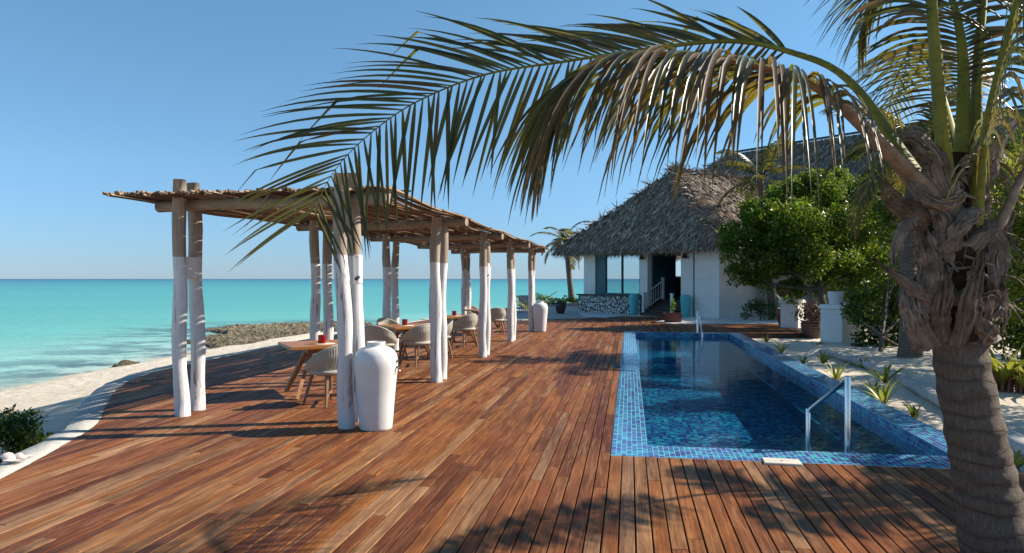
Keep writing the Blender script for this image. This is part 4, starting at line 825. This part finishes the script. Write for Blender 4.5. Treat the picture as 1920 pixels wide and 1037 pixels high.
def palm(name,label,base,crown,r0,r1,nf,L,leafL,nleaf,seed,elev=(75,-25),bulge=1.25,seg=5,wid=.04,az0=None,group='coconut palms',mats=None,drop=1.0):
    random.seed(seed); base=np.array(base,float); crown=np.array(crown,float); t=thing(name,label,'palm',base,0,group); c=crown-base
    mb=MB(); pth=catmull([(0,0,-.2),c*.15+np.array([0,0,0]),c*.6+rng.normal(0,.05,3)*np.array([1,1,0]),c],40); s=np.linspace(0,1,40); rr=np.interp(s,[0,.08,.25,.9,1],[r0*bulge*1.1,r0*bulge,r0,r1,r1*1.3])*(1+.02*np.sin(s*90))
    sweep(mb,pth,rr,sides=18,jit=.01); mb.build('trunk',TRUNK,t)
    mb=MB(); 
    for k in range(7): a=k*2.4; sweep(mb,catmull([c+np.array([math.cos(a)*r1*.6,math.sin(a)*r1*.6,-.15]),c+np.array([math.cos(a)*r1*1.6,math.sin(a)*r1*1.6,.15]),c+np.array([math.cos(a)*r1*1.9,math.sin(a)*r1*1.9,.35])],5),[r1*.6,r1*.5,r1*.4,r1*.3,r1*.2],[r1*.25]*5,sides=7)
    mb.build('leaf_sheath',FIBRE,t)
    for k in range(nf):
        az=(az0[k] if az0 is not None and k<len(az0) else k*2.399+random.uniform(-.2,.2)); e=R(elev[0]+(elev[1]-elev[0])*(k/(nf-1))+random.uniform(-6,6)); q=c.copy(); pts=[q.copy()]; l=L*random.uniform(.85,1.08); bend=R(random.uniform(80,105))*drop
        for j in range(7):
            q=q+np.array([math.cos(az)*math.cos(e),math.sin(az)*math.cos(e),math.sin(e)])*l/7; pts.append(q.copy()); e=max(e-bend/7*(.6+.12*j),R(-82))
        frond(pts,leafL,nleaf,.16,wid,parent=t,seg=seg,petw=(r1*.35,r1*.22),droop=.17,mats=mats,tip=.4,dry=.2+.5*(k/nf)**2)
    return t
random.seed(3)
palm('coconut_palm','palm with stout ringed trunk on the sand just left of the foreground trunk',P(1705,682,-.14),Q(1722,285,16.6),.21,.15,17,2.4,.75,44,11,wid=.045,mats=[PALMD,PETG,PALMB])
palm('coconut_palm','small lone palm by the sea left of the hut',P(1073,571,0),Q(1060,452,48.6),.20,.13,14,2.3,.65,30,5,wid=.07,elev=(70,-30),seg=4)
palm('coconut_palm','thin ringed palm against the shaded house wall behind the leafy tree',P(1449,597,-.05),Q(1425,335,31.6),.15,.12,12,2.6,.7,34,8,wid=.06,bulge=1.1,seg=4,mats=[PALML,PETG,PALMD])
sp_=palm('coconut_palm','palm just off the right side throwing its shade on the near planks',(8.9,6.8,-.1),(8.8,6.6,3.3),.17,.13,14,2.3,.7,40,21,elev=(70,-25),wid=.06)
frond([(8.8,6.65,3.35),(8.2,6.9,3.75),(7.5,7.0,3.95),(6.7,6.65,4.0),(5.8,6.2,3.85),(5.0,5.85,3.6),(4.4,5.48,3.4)],.6,56,.42,.055,parent=sp_,origin=(8.9,6.8,-.1),droop=.2,seg=5)
# young palm plant behind far jar, palm-like potted plant
def rosette(parent,n,L,w,e0,mat,origin=(0,0,0),seg=6,bend=1.2,name='leaves'):
    mb=MB(); o=np.array(origin,float)
    for k in range(n):
        az=k*2.4+random.uniform(-.3,.3); e=R(random.uniform(*e0)); l=L*random.uniform(.7,1.1); q=o+np.array([math.cos(az)*.02,math.sin(az)*.02,0]); V=[]; s=np.array([-math.sin(az),math.cos(az),0])
        for j in range(seg+1):
            h=j/seg; d=np.array([math.cos(az)*math.cos(e),math.sin(az)*math.cos(e),math.sin(e)]); nb=np.cross(s,d); ww=w*.5*np.interp(h,[0,.25,.6,1],[.55,.95,1,.05]); V+= [q-s*ww-nb*ww*.5,q,q+s*ww-nb*ww*.5]; q=q+d*l/seg; e-=bend/seg*(.4+h)*random.uniform(.7,1.2)
        Fq=[]
        for j in range(seg): b=j*3; Fq+=[(b,b+1,b+4,b+3),(b+1,b+2,b+5,b+4)]
        mb.add(V,Fq,0,True)
    return mb.build(name,mat,parent)
p=P(1002,597); t=thing('young_palm','young palm with upright fronds behind the far white jar','palm',(p[0],p[1],-.02)); random.seed(4)
for k in range(7):
    az=k*2.4+.5; pts=[]; q=np.array([0,0,.0]); e=R(random.uniform(50,78)); pts=[q]
    for j in range(5): q=q+np.array([math.cos(az)*math.cos(e),math.sin(az)*math.cos(e),math.sin(e)])*.30; pts.append(q); e-=.18
    frond(pts,.34,18,.25,.04,parent=t,seg=3,petw=(.02,.012),droop=.08)
# spider lilies in the garden sand
random.seed(15)
lil=[(1437,641,.30,'small spiky green plant in the sand by the far pool corner'),(1465,662,.42,'spiky green plant leaning over the far half of the right pool wall'),(1493,648,.30,'small spiky green plant before the two dark pots'),(1508,633,.34,'spiky green plant at the foot of the ribbed dark pot'),(1533,655,.36,'dark spiky plant in front of the white pedestal, left of its corner'),(1506,682,.26,'small yellowish spiky plant close to the pool wall'),(1543,681,.40,'upright spiky green plant in sunlit sand below the pedestal'),(1570,666,.24,'tiny spiky green plant under the corner of the pedestal'),(1568,713,.44,'bright yellow green spiky plant just above the tall handrail post'),(1618,689,.36,'shaded spiky plant beside the start of the garden kerb'),(1659,717,.55,'large spreading yellow green plant leaning on the garden kerb'),(1639,741,.34,'small dark spiky plant touching the large forked one'),(1657,757,.52,'large forked green plant near the pool wall right of the handrail'),(1714,783,.28,'small spiky plant close left of the foreground trunk'),(1897,884,.36,'bright spiky plant sprouting right of the foreground trunk'),(1596,668,.2,'tiny seedling between pedestal and garden kerb')]
for px,py,L,lab in lil:
    p=P(px,py,-.13); t=thing('spider_lily',lab,'plant',(p[0],p[1],-.15),0,'spiky plants in the garden sand'); rosette(t,random.randint(7,10),L*.95,.055*(.6+L),(35,82),LILY,bend=.9)
for px,py,n,L,lab in ((1878,738,22,.95,'big clump of strap leaved plants right of the foreground trunk'),(1925,742,22,1.0,'big clump of strap leaved plants cut by the right picture edge')):
    p=P(px,py,-.05); t=thing('spider_lily',lab,'plant',(p[0],p[1],-.05),0,'strap leaved clumps'); rosette(t,n,L,.085,(40,86),LILY,bend=1.5)
    mb=MB(); 
    for k in range(9): a=k*.7; sweep(mb,[(math.cos(a)*.1,math.sin(a)*.1,-.05),(math.cos(a)*.16,math.sin(a)*.16,.35)],[.035,.02],sides=7)
    mb.build('stem',REDPOT,t)
# pots
def pot(px,py,z,r,h,label,mat,cat='pot',rib=None,plant=None,name='plant_pot',prof=None):
    p=P(px,py,z); t=thing(name,label,cat,(p[0],p[1],z)); mb=MB(); pf=prof or [(.001,0),(r*.62,0),(r*.72,h*.1),(r*.92,h*.45),(r,h*.75),(r*.95,h*.9),(r*1.02,h*.96),(r*1.0,h),(r*.88,h*.99),(r*.86,h*.9)]
    pf=smoothprof(pf,50)
    if rib: pf[:,0]*=1+.035*np.sin(pf[:,1]/h*rib)
    lathe(mb,pf,36); mb.build('pot',mat,t); mb=MB(); lathe(mb,[(r*.87,h*.90),(.001,h*.92)],24); mb.build('soil',SOIL,t); return t
def potplant(t,h,clumps,mats,size,dens):
    mb=MB()
    for c,r in clumps:
        n=int(dens*r*r); q,nn_=clump(c,r,n,.25); leaves(mb,q,nn_,size,0)
    mb.build('foliage',mats,t); mb=MB()
    for c,r in clumps: sweep(mb,catmull([(0,0,h*.85),(np.array(c)+np.array([0,0,h]))/2+rng.normal(0,.02,3),c],5),[.012,.01,.009,.007,.005],sides=6)
    mb.build('stem',BARK,t)
t=pot(1523,634,-.14,.34,.55,'ribbed dark clay pot with reddish shrub beside the white pedestal',TERRA,rib=40)
potplant(t,.5,[((-.25,0,.85),.28),((.1,.1,.95),.3),((.3,-.05,.8),.24),((-.05,-.1,.72),.25),((-.42,.05,.72),.18)],LEAFR,.10,1700)
t=pot(1474,610.5,.02,.36,.62,'plain dark red pot with a sprout on the gravel',REDPOT); rosette(t,8,.75,.07,(55,85),LILY,(0,0,.55),bend=.7)
t=pot(1051,588,-.01,.27,.56,'small dark barrel pot on the far paving left of the hut',TERRA); rosette(t,16,.45,.045,(30,80),LILY,(0,0,.5),bend=1.3)
p=P(1261.5,604.5); t=thing('red_planter','low square red planter with a small sprout before the hut steps','planter',(p[0],p[1],.02),HA*.25); t.scale=(.78,.78,.86); mb=MB()
mb.add([(-.40,-.40,0),(.40,-.40,0),(.40,.40,0),(-.40,.40,0),(-.46,-.46,.40),(.46,-.46,.40),(.46,.46,.40),(-.46,.46,.40),(-.40,-.40,.40),(.40,-.40,.40),(.40,.40,.40),(-.40,.40,.40),(-.39,-.39,.33),(.39,-.39,.33),(.39,.39,.33),(-.39,.39,.33)],[(3,2,1,0),(0,1,5,4),(1,2,6,5),(2,3,7,6),(3,0,4,7),(4,5,9,8),(5,6,10,9),(6,7,11,10),(7,4,8,11),(8,9,13,12),(9,10,14,13),(10,11,15,14),(11,8,12,15)]); mb.build('box',REDPOT,t)
mb=MB(); mb.add([(-.38,-.38,.35),(.38,-.38,.35),(.38,.38,.35),(-.38,.38,.35)],[(0,1,2,3)]); mb.build('soil',SOIL,t); potplant(t,.35,[((-.05,0,.62),.13),((.0,.02,.80),.12),((-.02,0,.95),.08)],LEAFA,.12,3000)
# pedestals
def pedestal(name,label,px,py,a,b,h,rot,z=-.14):
    p=P(px,py,z); t=thing(name,label,'pedestal',(p[0],p[1],z),rot,'white masonry blocks by the garden'); mb=MB(); box(mb,(0,0,0),(a,b,h-.12),bev=.012); mb.build('block',PLAST,t)
    mb=MB(); box(mb,(-.05,-.05,h-.118),(a+.05,b+.05,h-.04),bev=.012); box(mb,(-.02,-.02,h-.039),(a+.02,b+.02,h),bev=.01); mb.build('cap',WPAINT,t); return t
pedestal('white_pedestal','wide white masonry pedestal carrying a white pot',1579,648,1.05,.68,1.12,R(32))
pedestal('white_pedestal','white masonry block half hidden behind the reddish shrub',1496,616,.5,.62,.98,R(45),.0)
pt=P(1579,648,-.14); q_=pt+np.array([math.cos(R(32))*.25-math.sin(R(32))*.36,math.sin(R(32))*.25+math.cos(R(32))*.36,0])
t=thing('white_pot','plain white pot standing on the wide white pedestal','pot',(q_[0],q_[1],-.14+1.121)); mb=MB(); lathe(mb,smoothprof([(.001,0),(.15,0),(.17,.03),(.21,.25),(.215,.33),(.225,.36),(.2,.36),(.19,.28)],30),32); mb.build('pot',JAR,t)
mb=MB(); lathe(mb,[(.19,.31),(.001,.32)],20); mb.build('soil',SOIL,t); rosette(t,10,.4,.05,(35,80),LILY,(0,0,.3))
t=thing('round_red_pot','round dark red pot hanging in the shade behind the thin palm','pot',Q(1472,552,32)); mb=MB(); lathe(mb,smoothprof([(.001,-.1),(.2,-.08),(.33,.08),(.38,.28),(.34,.48),(.24,.58),(.26,.62),(.22,.6)],30),28); mb.build('pot',REDPOT,t)
mb=MB(); lathe(mb,[(.22,.57),(.001,.58)],20); mb.build('soil',SOIL,t); mb=MB(); box(mb,(-.3,-.3,-1.2),(.3,.3,-.11)); mb.build('stand',PLAST,t)
# low shrub by the shaded wall
p=P(1425,602,0); tree('wall_shrub','low dark shrub at the foot of the shaded hut wall','shrub',p,[(p+np.array([-.35,.3,.35]),.42),(p+np.array([.3,.2,.38]),.45),(p+np.array([.75,.4,.3]),.35),(p+np.array([0,.4,.6]),.35)],[LEAFB,LEAFA],.13,1300,.03)
# shells on the edging
p=P(34,868,.0); mb=MB(); s=np.linspace(0,1,26); r_=.045*(1-s)**.8+.004; th=s*16; sweep(mb,np.stack([-.10+.22*s,.014*np.cos(th)*(1-s),.04+.014*np.sin(th)*(1-s)],1),r_*(1+.15*np.sin(th*1.)),r_,sides=12,jit=.03)
sweep(mb,[(-.10,-.02,.035),(-.02,-.06,.03),(.06,-.05,.02)],[.03,.035,.008],[.008,.01,.004],sides=10); tag(mb.build('conch_shell',SHELL,None,(p[0],p[1],.01),.5),'pale pink conch shell lying on the stone edging','shell')

# ---- foreground palm
random.seed(42)
FB=np.array([2.80,4.02,-.05]); fp=thing('coconut_palm','big coconut palm filling the right foreground, one frond arching far left','palm',FB,0,'coconut palms')
def fq(px,py,d): return Q(px,py,d)
tp=[fq(1884,1110,4.02),fq(1870,1037,4.05),fq(1852,930,4.08),fq(1826,800,4.1),fq(1806,700,4.12),fq(1797,630,4.13),fq(1790,560,4.14),fq(1786,470,4.15),fq(1788,380,4.17)]
pth=catmull(tp,150)-FB; z=pth[:,2]; s=np.linspace(0,1,150)
rr=np.interp(s,[0,.1,.25,.45,.62,.68,.75,1],[.200,.184,.163,.146,.139,.144,.152,.12]); ring=np.array([.005*math.sin(zz*42+2*math.sin(zz*9))+.004*mnoise.noise((0,0,zz*25)) for zz in z])
mb=MB(); sweep(mb,pth,rr+ring,sides=56,jit=.006); mb.build('trunk',TRUNK,fp)
# fibrous crown base
cp_=catmull([fq(1797,640,4.13),fq(1792,580,4.14),fq(1788,500,4.15),fq(1787,420,4.16),fq(1786,350,4.17),fq(1790,290,4.18)],50)-FB
cr=np.interp(np.linspace(0,1,50),[0,.08,.3,.55,.8,1],[.145,.17,.19,.18,.13,.07]); mb=MB()
cr=cr*np.array([1+.05*math.sin(k*.9)+.04*mnoise.noise((k*.4,2,2)) for k in range(50)]); sweep(mb,cp_,cr,sides=40,jit=.022); mb.build('crown_base',FIBRE,fp)
m=Mt('sheath_fibre',.92,spec=.12); su=m.attr('su'); sv=m.attr('sv'); o=m.obj()
g=m.noise(m.comb(m.math('MULTIPLY',su,34.),m.math('MULTIPLY',sv,2.6),m.noise(o,3,3)),1,7,.72,1.1); g2=m.noise(o,9,6,.72)
c=m.ramp(g,[(.27,(.05,.033,.022)),(.44,(.18,.125,.085)),(.60,(.32,.24,.175)),(.80,(.55,.46,.37))]); oi=m.node('ShaderNodeObjectInfo').outputs['Random']; c=m.mix(m.ramp(oi,[(.3,0.),(1,.55)]),c,m.mix(m.ramp(g,[(.3,0.),(.7,1.)]),(.20,.17,.15),(.62,.57,.52))); m.set('Base Color',m.mix(m.ramp(g2,[(.45,0.),(.66,.75)]),c,(.045,.03,.02))); m.bump(g,1.,.014); m.translucent((.32,.17,.07),.12); SHEATH=m.m
def sheet(pts,w,curl=.5,rag=.25,nrm_ref=(0,-1,0),amp=.012,name='leaf_sheath',thick=.007,mat=None,seed=0):
    NV,NU=34,25; pp_=catmull([np.array(q)-FB for q in pts],NV); T=nrm(np.gradient(pp_,axis=0)); t_=np.linspace(0,1,NV); W_=np.interp(t_,np.linspace(0,1,len(w)),w)*.77; V=[];V2=[];A=[];B=[]
    N0=np.array(nrm_ref,float)
    for j in range(NV):
        n_=N0-(N0@T[j])*T[j]; n_=n_/max(np.linalg.norm(n_),1e-6); s_=np.cross(T[j],n_)
        for i in range(NU):
            x=i/(NU-1)*2-1; e=1-rag*max(0,t_[j]-.45)/.55*(.5+.5*mnoise.noise((x*5,seed*3.1,1))+.35*mnoise.noise((x*13,seed,4)))
            jj=min(j*e,NV-1); k=int(jj); f=jj-k; c_=pp_[k]*(1-f)+pp_[min(k+1,NV-1)]*f
            edge=1+(.30*mnoise.noise((t_[j]*7,seed+x*.4,9))+.18*mnoise.noise((t_[j]*23,seed+x*.4,2)))*(abs(x)>.45)
            q=c_+s_*x*W_[j]*edge-n_*curl*W_[j]*x*x+n_*(amp*mnoise.noise((x*2.2,t_[j]*4,seed))+amp*.5*mnoise.noise((x*7,t_[j]*5,seed+5)))
            th=thick*(1-x**4)*(1-.6*t_[j])+.0012
            V.append(q+n_*th); V2.append(q-n_*th); A.append(x*W_[j]*6+seed); B.append(t_[j]*4+seed)
    mb=MB(); i=(np.arange(NV-1)[:,None]*NU+np.arange(NU-1)[None]).ravel(); f=np.stack([i,i+1,i+NU+1,i+NU],1); n=NV*NU
    keep=np.array([not (t_[q//(NU-1)]>.3 and mnoise.noise(((q%(NU-1))*1.15+seed*7,t_[q//(NU-1)]*2.2,seed))>.34-.22*t_[q//(NU-1)]) for q in range(len(f))]); f=f[keep]
    mb.add(np.array(V+V2),np.concatenate([f[:,::-1],f+n]),0,True); o=mb.build(name,mat or SHEATH,fp)
    for nm,d in (('su',A+A),('sv',B+B)): at=o.data.attributes.new(nm,'FLOAT','POINT'); at.data.foreach_set('value',np.array(d))
    return o
def sheath(pts,w,th,mat,name='leaf_sheath',sides=14,jit=.03,ref=(0,-1,0)):
    pp_=catmull([np.array(q)-FB for q in pts],16); s_=np.linspace(0,1,16); mb=MB(); sweep(mb,pp_,np.interp(s_,np.linspace(0,1,len(w)),w),np.interp(s_,np.linspace(0,1,len(w)),th if hasattr(th,'__len__') else [th]*len(w)),sides=sides,ref=ref,jit=jit); return mb.build(name,mat,fp)
sheet([fq(1800,420,3.99),fq(1782,350,3.95),fq(1758,290,3.93),fq(1715,252,3.92),fq(1668,262,3.95)],[.13,.155,.135,.10,.04],.45,.15,(.15,-1,.25),seed=1)
sheet([fq(1812,420,4.06),fq(1842,320,4.03),fq(1872,262,4.04),fq(1902,230,4.08),fq(1924,212,4.1)],[.11,.12,.10,.07,.03],.5,.2,(-.2,-1,.2),seed=2)
sheet([fq(1772,572,3.97),fq(1735,552,3.92),fq(1690,520,3.9),fq(1652,494,3.9),fq(1634,474,3.9)],[.07,.065,.05,.032,.012],.5,.3,(0,-1,.2),seed=3)
sheet([fq(1742,420,3.98),fq(1708,396,3.95),fq(1676,372,3.96),fq(1654,330,3.98),fq(1656,298,4.0)],[.08,.085,.07,.05,.03],.5,.5,(-.3,-1,.1),amp=.02,seed=4)
sheet([fq(1728,400,3.97),fq(1694,430,3.95),fq(1680,480,3.95),fq(1684,535,3.97)],[.05,.045,.038,.02],.5,.5,(-.3,-1,0),seed=5)
sheet([fq(1738,590,3.95),fq(1752,520,3.92),fq(1738,455,3.91),fq(1716,405,3.93)],[.09,.10,.085,.05],.4,.4,(-.25,-1,0),amp=.02,seed=6)
sheet([fq(1848,420,4.0),fq(1880,452,3.97),fq(1876,520,3.96),fq(1878,570,3.98),fq(1872,618,4.0)],[.06,.085,.075,.075,.05],.4,.55,(.3,-1,0),amp=.025,seed=7)
sheet([fq(1840,500,4.0),fq(1866,535,3.98),fq(1886,580,3.99),fq(1878,645,4.02)],[.07,.075,.06,.03],.4,.55,(.3,-1,0),amp=.02,seed=8)
sheet([fq(1745,655,3.97),fq(1712,580,3.93),fq(1702,505,3.95)],[.09,.085,.045],.4,.4,(-.4,-1,0),amp=.02,seed=9)
sheet([fq(1800,650,3.93),fq(1822,570,3.88),fq(1838,500,3.89),fq(1846,440,3.93)],[.07,.075,.06,.035],.35,.4,(.1,-1,0),amp=.018,seed=10)
sheet([fq(1700,318,4.0),fq(1726,352,3.93),fq(1754,376,3.9),fq(1790,376,3.89),fq(1818,352,3.91)],[.03,.045,.05,.05,.03],.6,.2,(0,-1,.5),seed=11)
sheet([fq(1862,640,4.0),fq(1850,600,3.95),fq(1862,545,3.95),fq(1850,500,3.97)],[.09,.09,.07,.04],.35,.4,(.3,-1,0),amp=.02,seed=12)
sheet([fq(1790,470,3.94),fq(1800,430,3.9),fq(1830,400,3.9),fq(1856,392,3.95)],[.06,.07,.06,.03],.35,.4,(.1,-1,.2),amp=.02,seed=13)
sheet([fq(1775,640,3.95),fq(1768,590,3.91),fq(1775,530,3.9),fq(1765,470,3.93)],[.07,.07,.055,.03],.3,.4,(0,-1,0),amp=.02,seed=14)
sheet([fq(1826,470,3.96),fq(1862,430,3.97),fq(1890,420,3.99),fq(1905,380,4.02)],[.06,.07,.05,.02],.5,.3,(.2,-1,.2),seed=15)
sheet([fq(1760,470,3.95),fq(1775,430,3.93),fq(1760,395,3.92),fq(1740,370,3.95)],[.08,.085,.06,.03],.4,.4,(-.1,-1,.1),amp=.02,seed=16)
# wrapped fibre bands
for k in range(30):
    a0=random.uniform(R(180),R(360)); h=random.uniform(.02,.9); i0=int(h*49); sp=random.uniform(.6,1.6); pts=[]
    for j in range(6):
        a=a0+sp*(j/5-.5); hh_=min(max(h+.08*(j/5-.5)*random.choice((-1,1)),0),1); ii=int(hh_*49); pts.append(cp_[ii]+np.array([math.cos(a),math.sin(a),0])*(cr[ii]+.012+.02*(j==5)))
    mb=MB() if k==0 else mb
    sweep(mb,catmull(pts,9),np.interp(np.linspace(0,1,9),[0,.3,.8,1],[.01,.045,.04,.008])*random.uniform(.6,1.2),.009,sides=8,ref=(0,0,1),jit=.05)
mb.build('fibre_wrap',PETB,fp)
mb=MB()
for k in range(110):
    i0=random.randint(3,45); a=random.uniform(R(150),R(390)); p=cp_[i0]+np.array([math.cos(a),math.sin(a),0])*(cr[i0]+.005); d=np.array([math.cos(a)*.6+random.gauss(0,.4),math.sin(a)*.4,random.uniform(-.8,.5)])*random.uniform(.08,.30)
    sweep(mb,catmull([p,p+d*.6+np.array([0,0,.02]),p+d-np.array([0,0,.05])],6),np.array([.0034,.0032,.0028,.0022,.0016,.001])*random.uniform(.6,1.3),sides=4,cap=False)
tag(mb.build('fibre_strands',PETB,fp),kind='stuff')
def upd(t,sg,tv):   # leaf plane turned towards the viewer: one row sweeps up and away, the other hangs
    return np.array([0,.35,.94]) if sg>0 else np.array([.0,-.45,-.9])
def hang(t,sg,tv): return np.array([0,.75,.25]) if sg>0 else np.array([0,-.75,-.1])
KW=dict(parent=fp,origin=FB)
frond([fq(1752,372,4.16),fq(1716,324,4.25),fq(1592,151,4.6),fq(1480,97,4.9),fq(1366,77,5.15),fq(1215,92,5.35),fq(1055,116,5.5),fq(909,140,5.55),fq(779,192,5.5),fq(690,254,5.45),fq(633,312,5.4),fq(600,368,5.35),fq(588,396,5.32)],1.04,76,.27,.037,sidefn=upd,ang=(22,45,78,56),droop=.05,petw=(.075,.042),seg=8,tip=.62,dry=.10,lenprof=([0,.1,.4,.8,1],[.5,.72,1.0,.98,.66]),**KW)
frond([fq(1745,390,4.02),fq(1722,345,3.98),fq(1560,183,3.85),fq(1462,136,3.8),fq(1346,111,3.75),fq(1211,102,3.7),fq(1120,128,3.68),fq(1068,180,3.66),fq(1042,226,3.66),fq(1030,262,3.66)],1.15,96,.30,.028,ragged=.3,sidefn=hang,ang=(74,26),droop=.34,petw=(.08,.045),seg=9,tip=.45,dry=.42,pet_mat=3,mats=[PALML,PETG,PALMB,PETB],lenprof=([0,.15,.5,.8,1],[.55,1.05,1.0,.74,.34]),**KW)
frond([fq(1778,400,4.05),fq(1770,300,4.02),fq(1760,180,4.02),fq(1748,30,4.05),fq(1735,-130,4.15),fq(1680,-280,4.4),fq(1580,-330,4.8),fq(1460,-250,5.2),fq(1390,-120,5.5)],.8,76,.28,.027,droop=.28,petw=(.085,.055),seg=7,dry=.2,**KW)
frond([fq(1795,360,4.3),fq(1806,200,4.45),fq(1800,60,4.6),fq(1765,-40,4.8),fq(1700,-70,5.0),fq(1640,-20,5.2),fq(1610,60,5.3)],.75,70,.30,.027,droop=.22,petw=(.07,.045),seg=7,dry=.2,**KW)
frond([fq(1822,420,4.05),fq(1838,310,4.0),fq(1856,210,3.98),fq(1885,90,3.95),fq(1925,-40,3.92),fq(2010,-170,3.9),fq(2130,-190,3.9),fq(2260,-90,3.95)],.8,80,.10,.028,droop=.45,petw=(.08,.05),seg=7,dry=.3,**KW)
frond([fq(1825,340,4.35),fq(1830,200,4.45),fq(1838,60,4.6),fq(1860,-110,4.9),fq(1930,-260,5.3),fq(2060,-320,5.8),fq(2200,-250,6.2)],.75,66,.34,.027,droop=.2,petw=(.07,.045),seg=6,dry=.2,**KW)
frond([fq(1850,470,4.05),fq(1885,400,4.0),fq(1930,310,4.0),fq(2010,230,4.0),fq(2130,200,4.05),fq(2280,260,4.1)],.7,60,.3,.027,droop=.25,petw=(.08,.045),seg=6,dry=.3,pet_mat=3,mats=[PALML,PETG,PALMB,PETB],**KW)
frond([fq(1800,330,4.45),fq(1770,200,4.9),fq(1740,110,5.5),fq(1710,90,6.1),fq(1680,150,6.7),fq(1660,240,7.1)],.7,56,.2,.027,droop=.2,petw=(.06,.04),seg=6,dry=.25,**KW)
frond([fq(1770,400,3.95),fq(1740,330,3.4),fq(1680,150,2.7),fq(1640,-120,2.2),fq(1650,-500,1.8)],.6,30,.45,.032,droop=.25,petw=(.07,.04),seg=6,dry=.2,**KW) if 0 else None
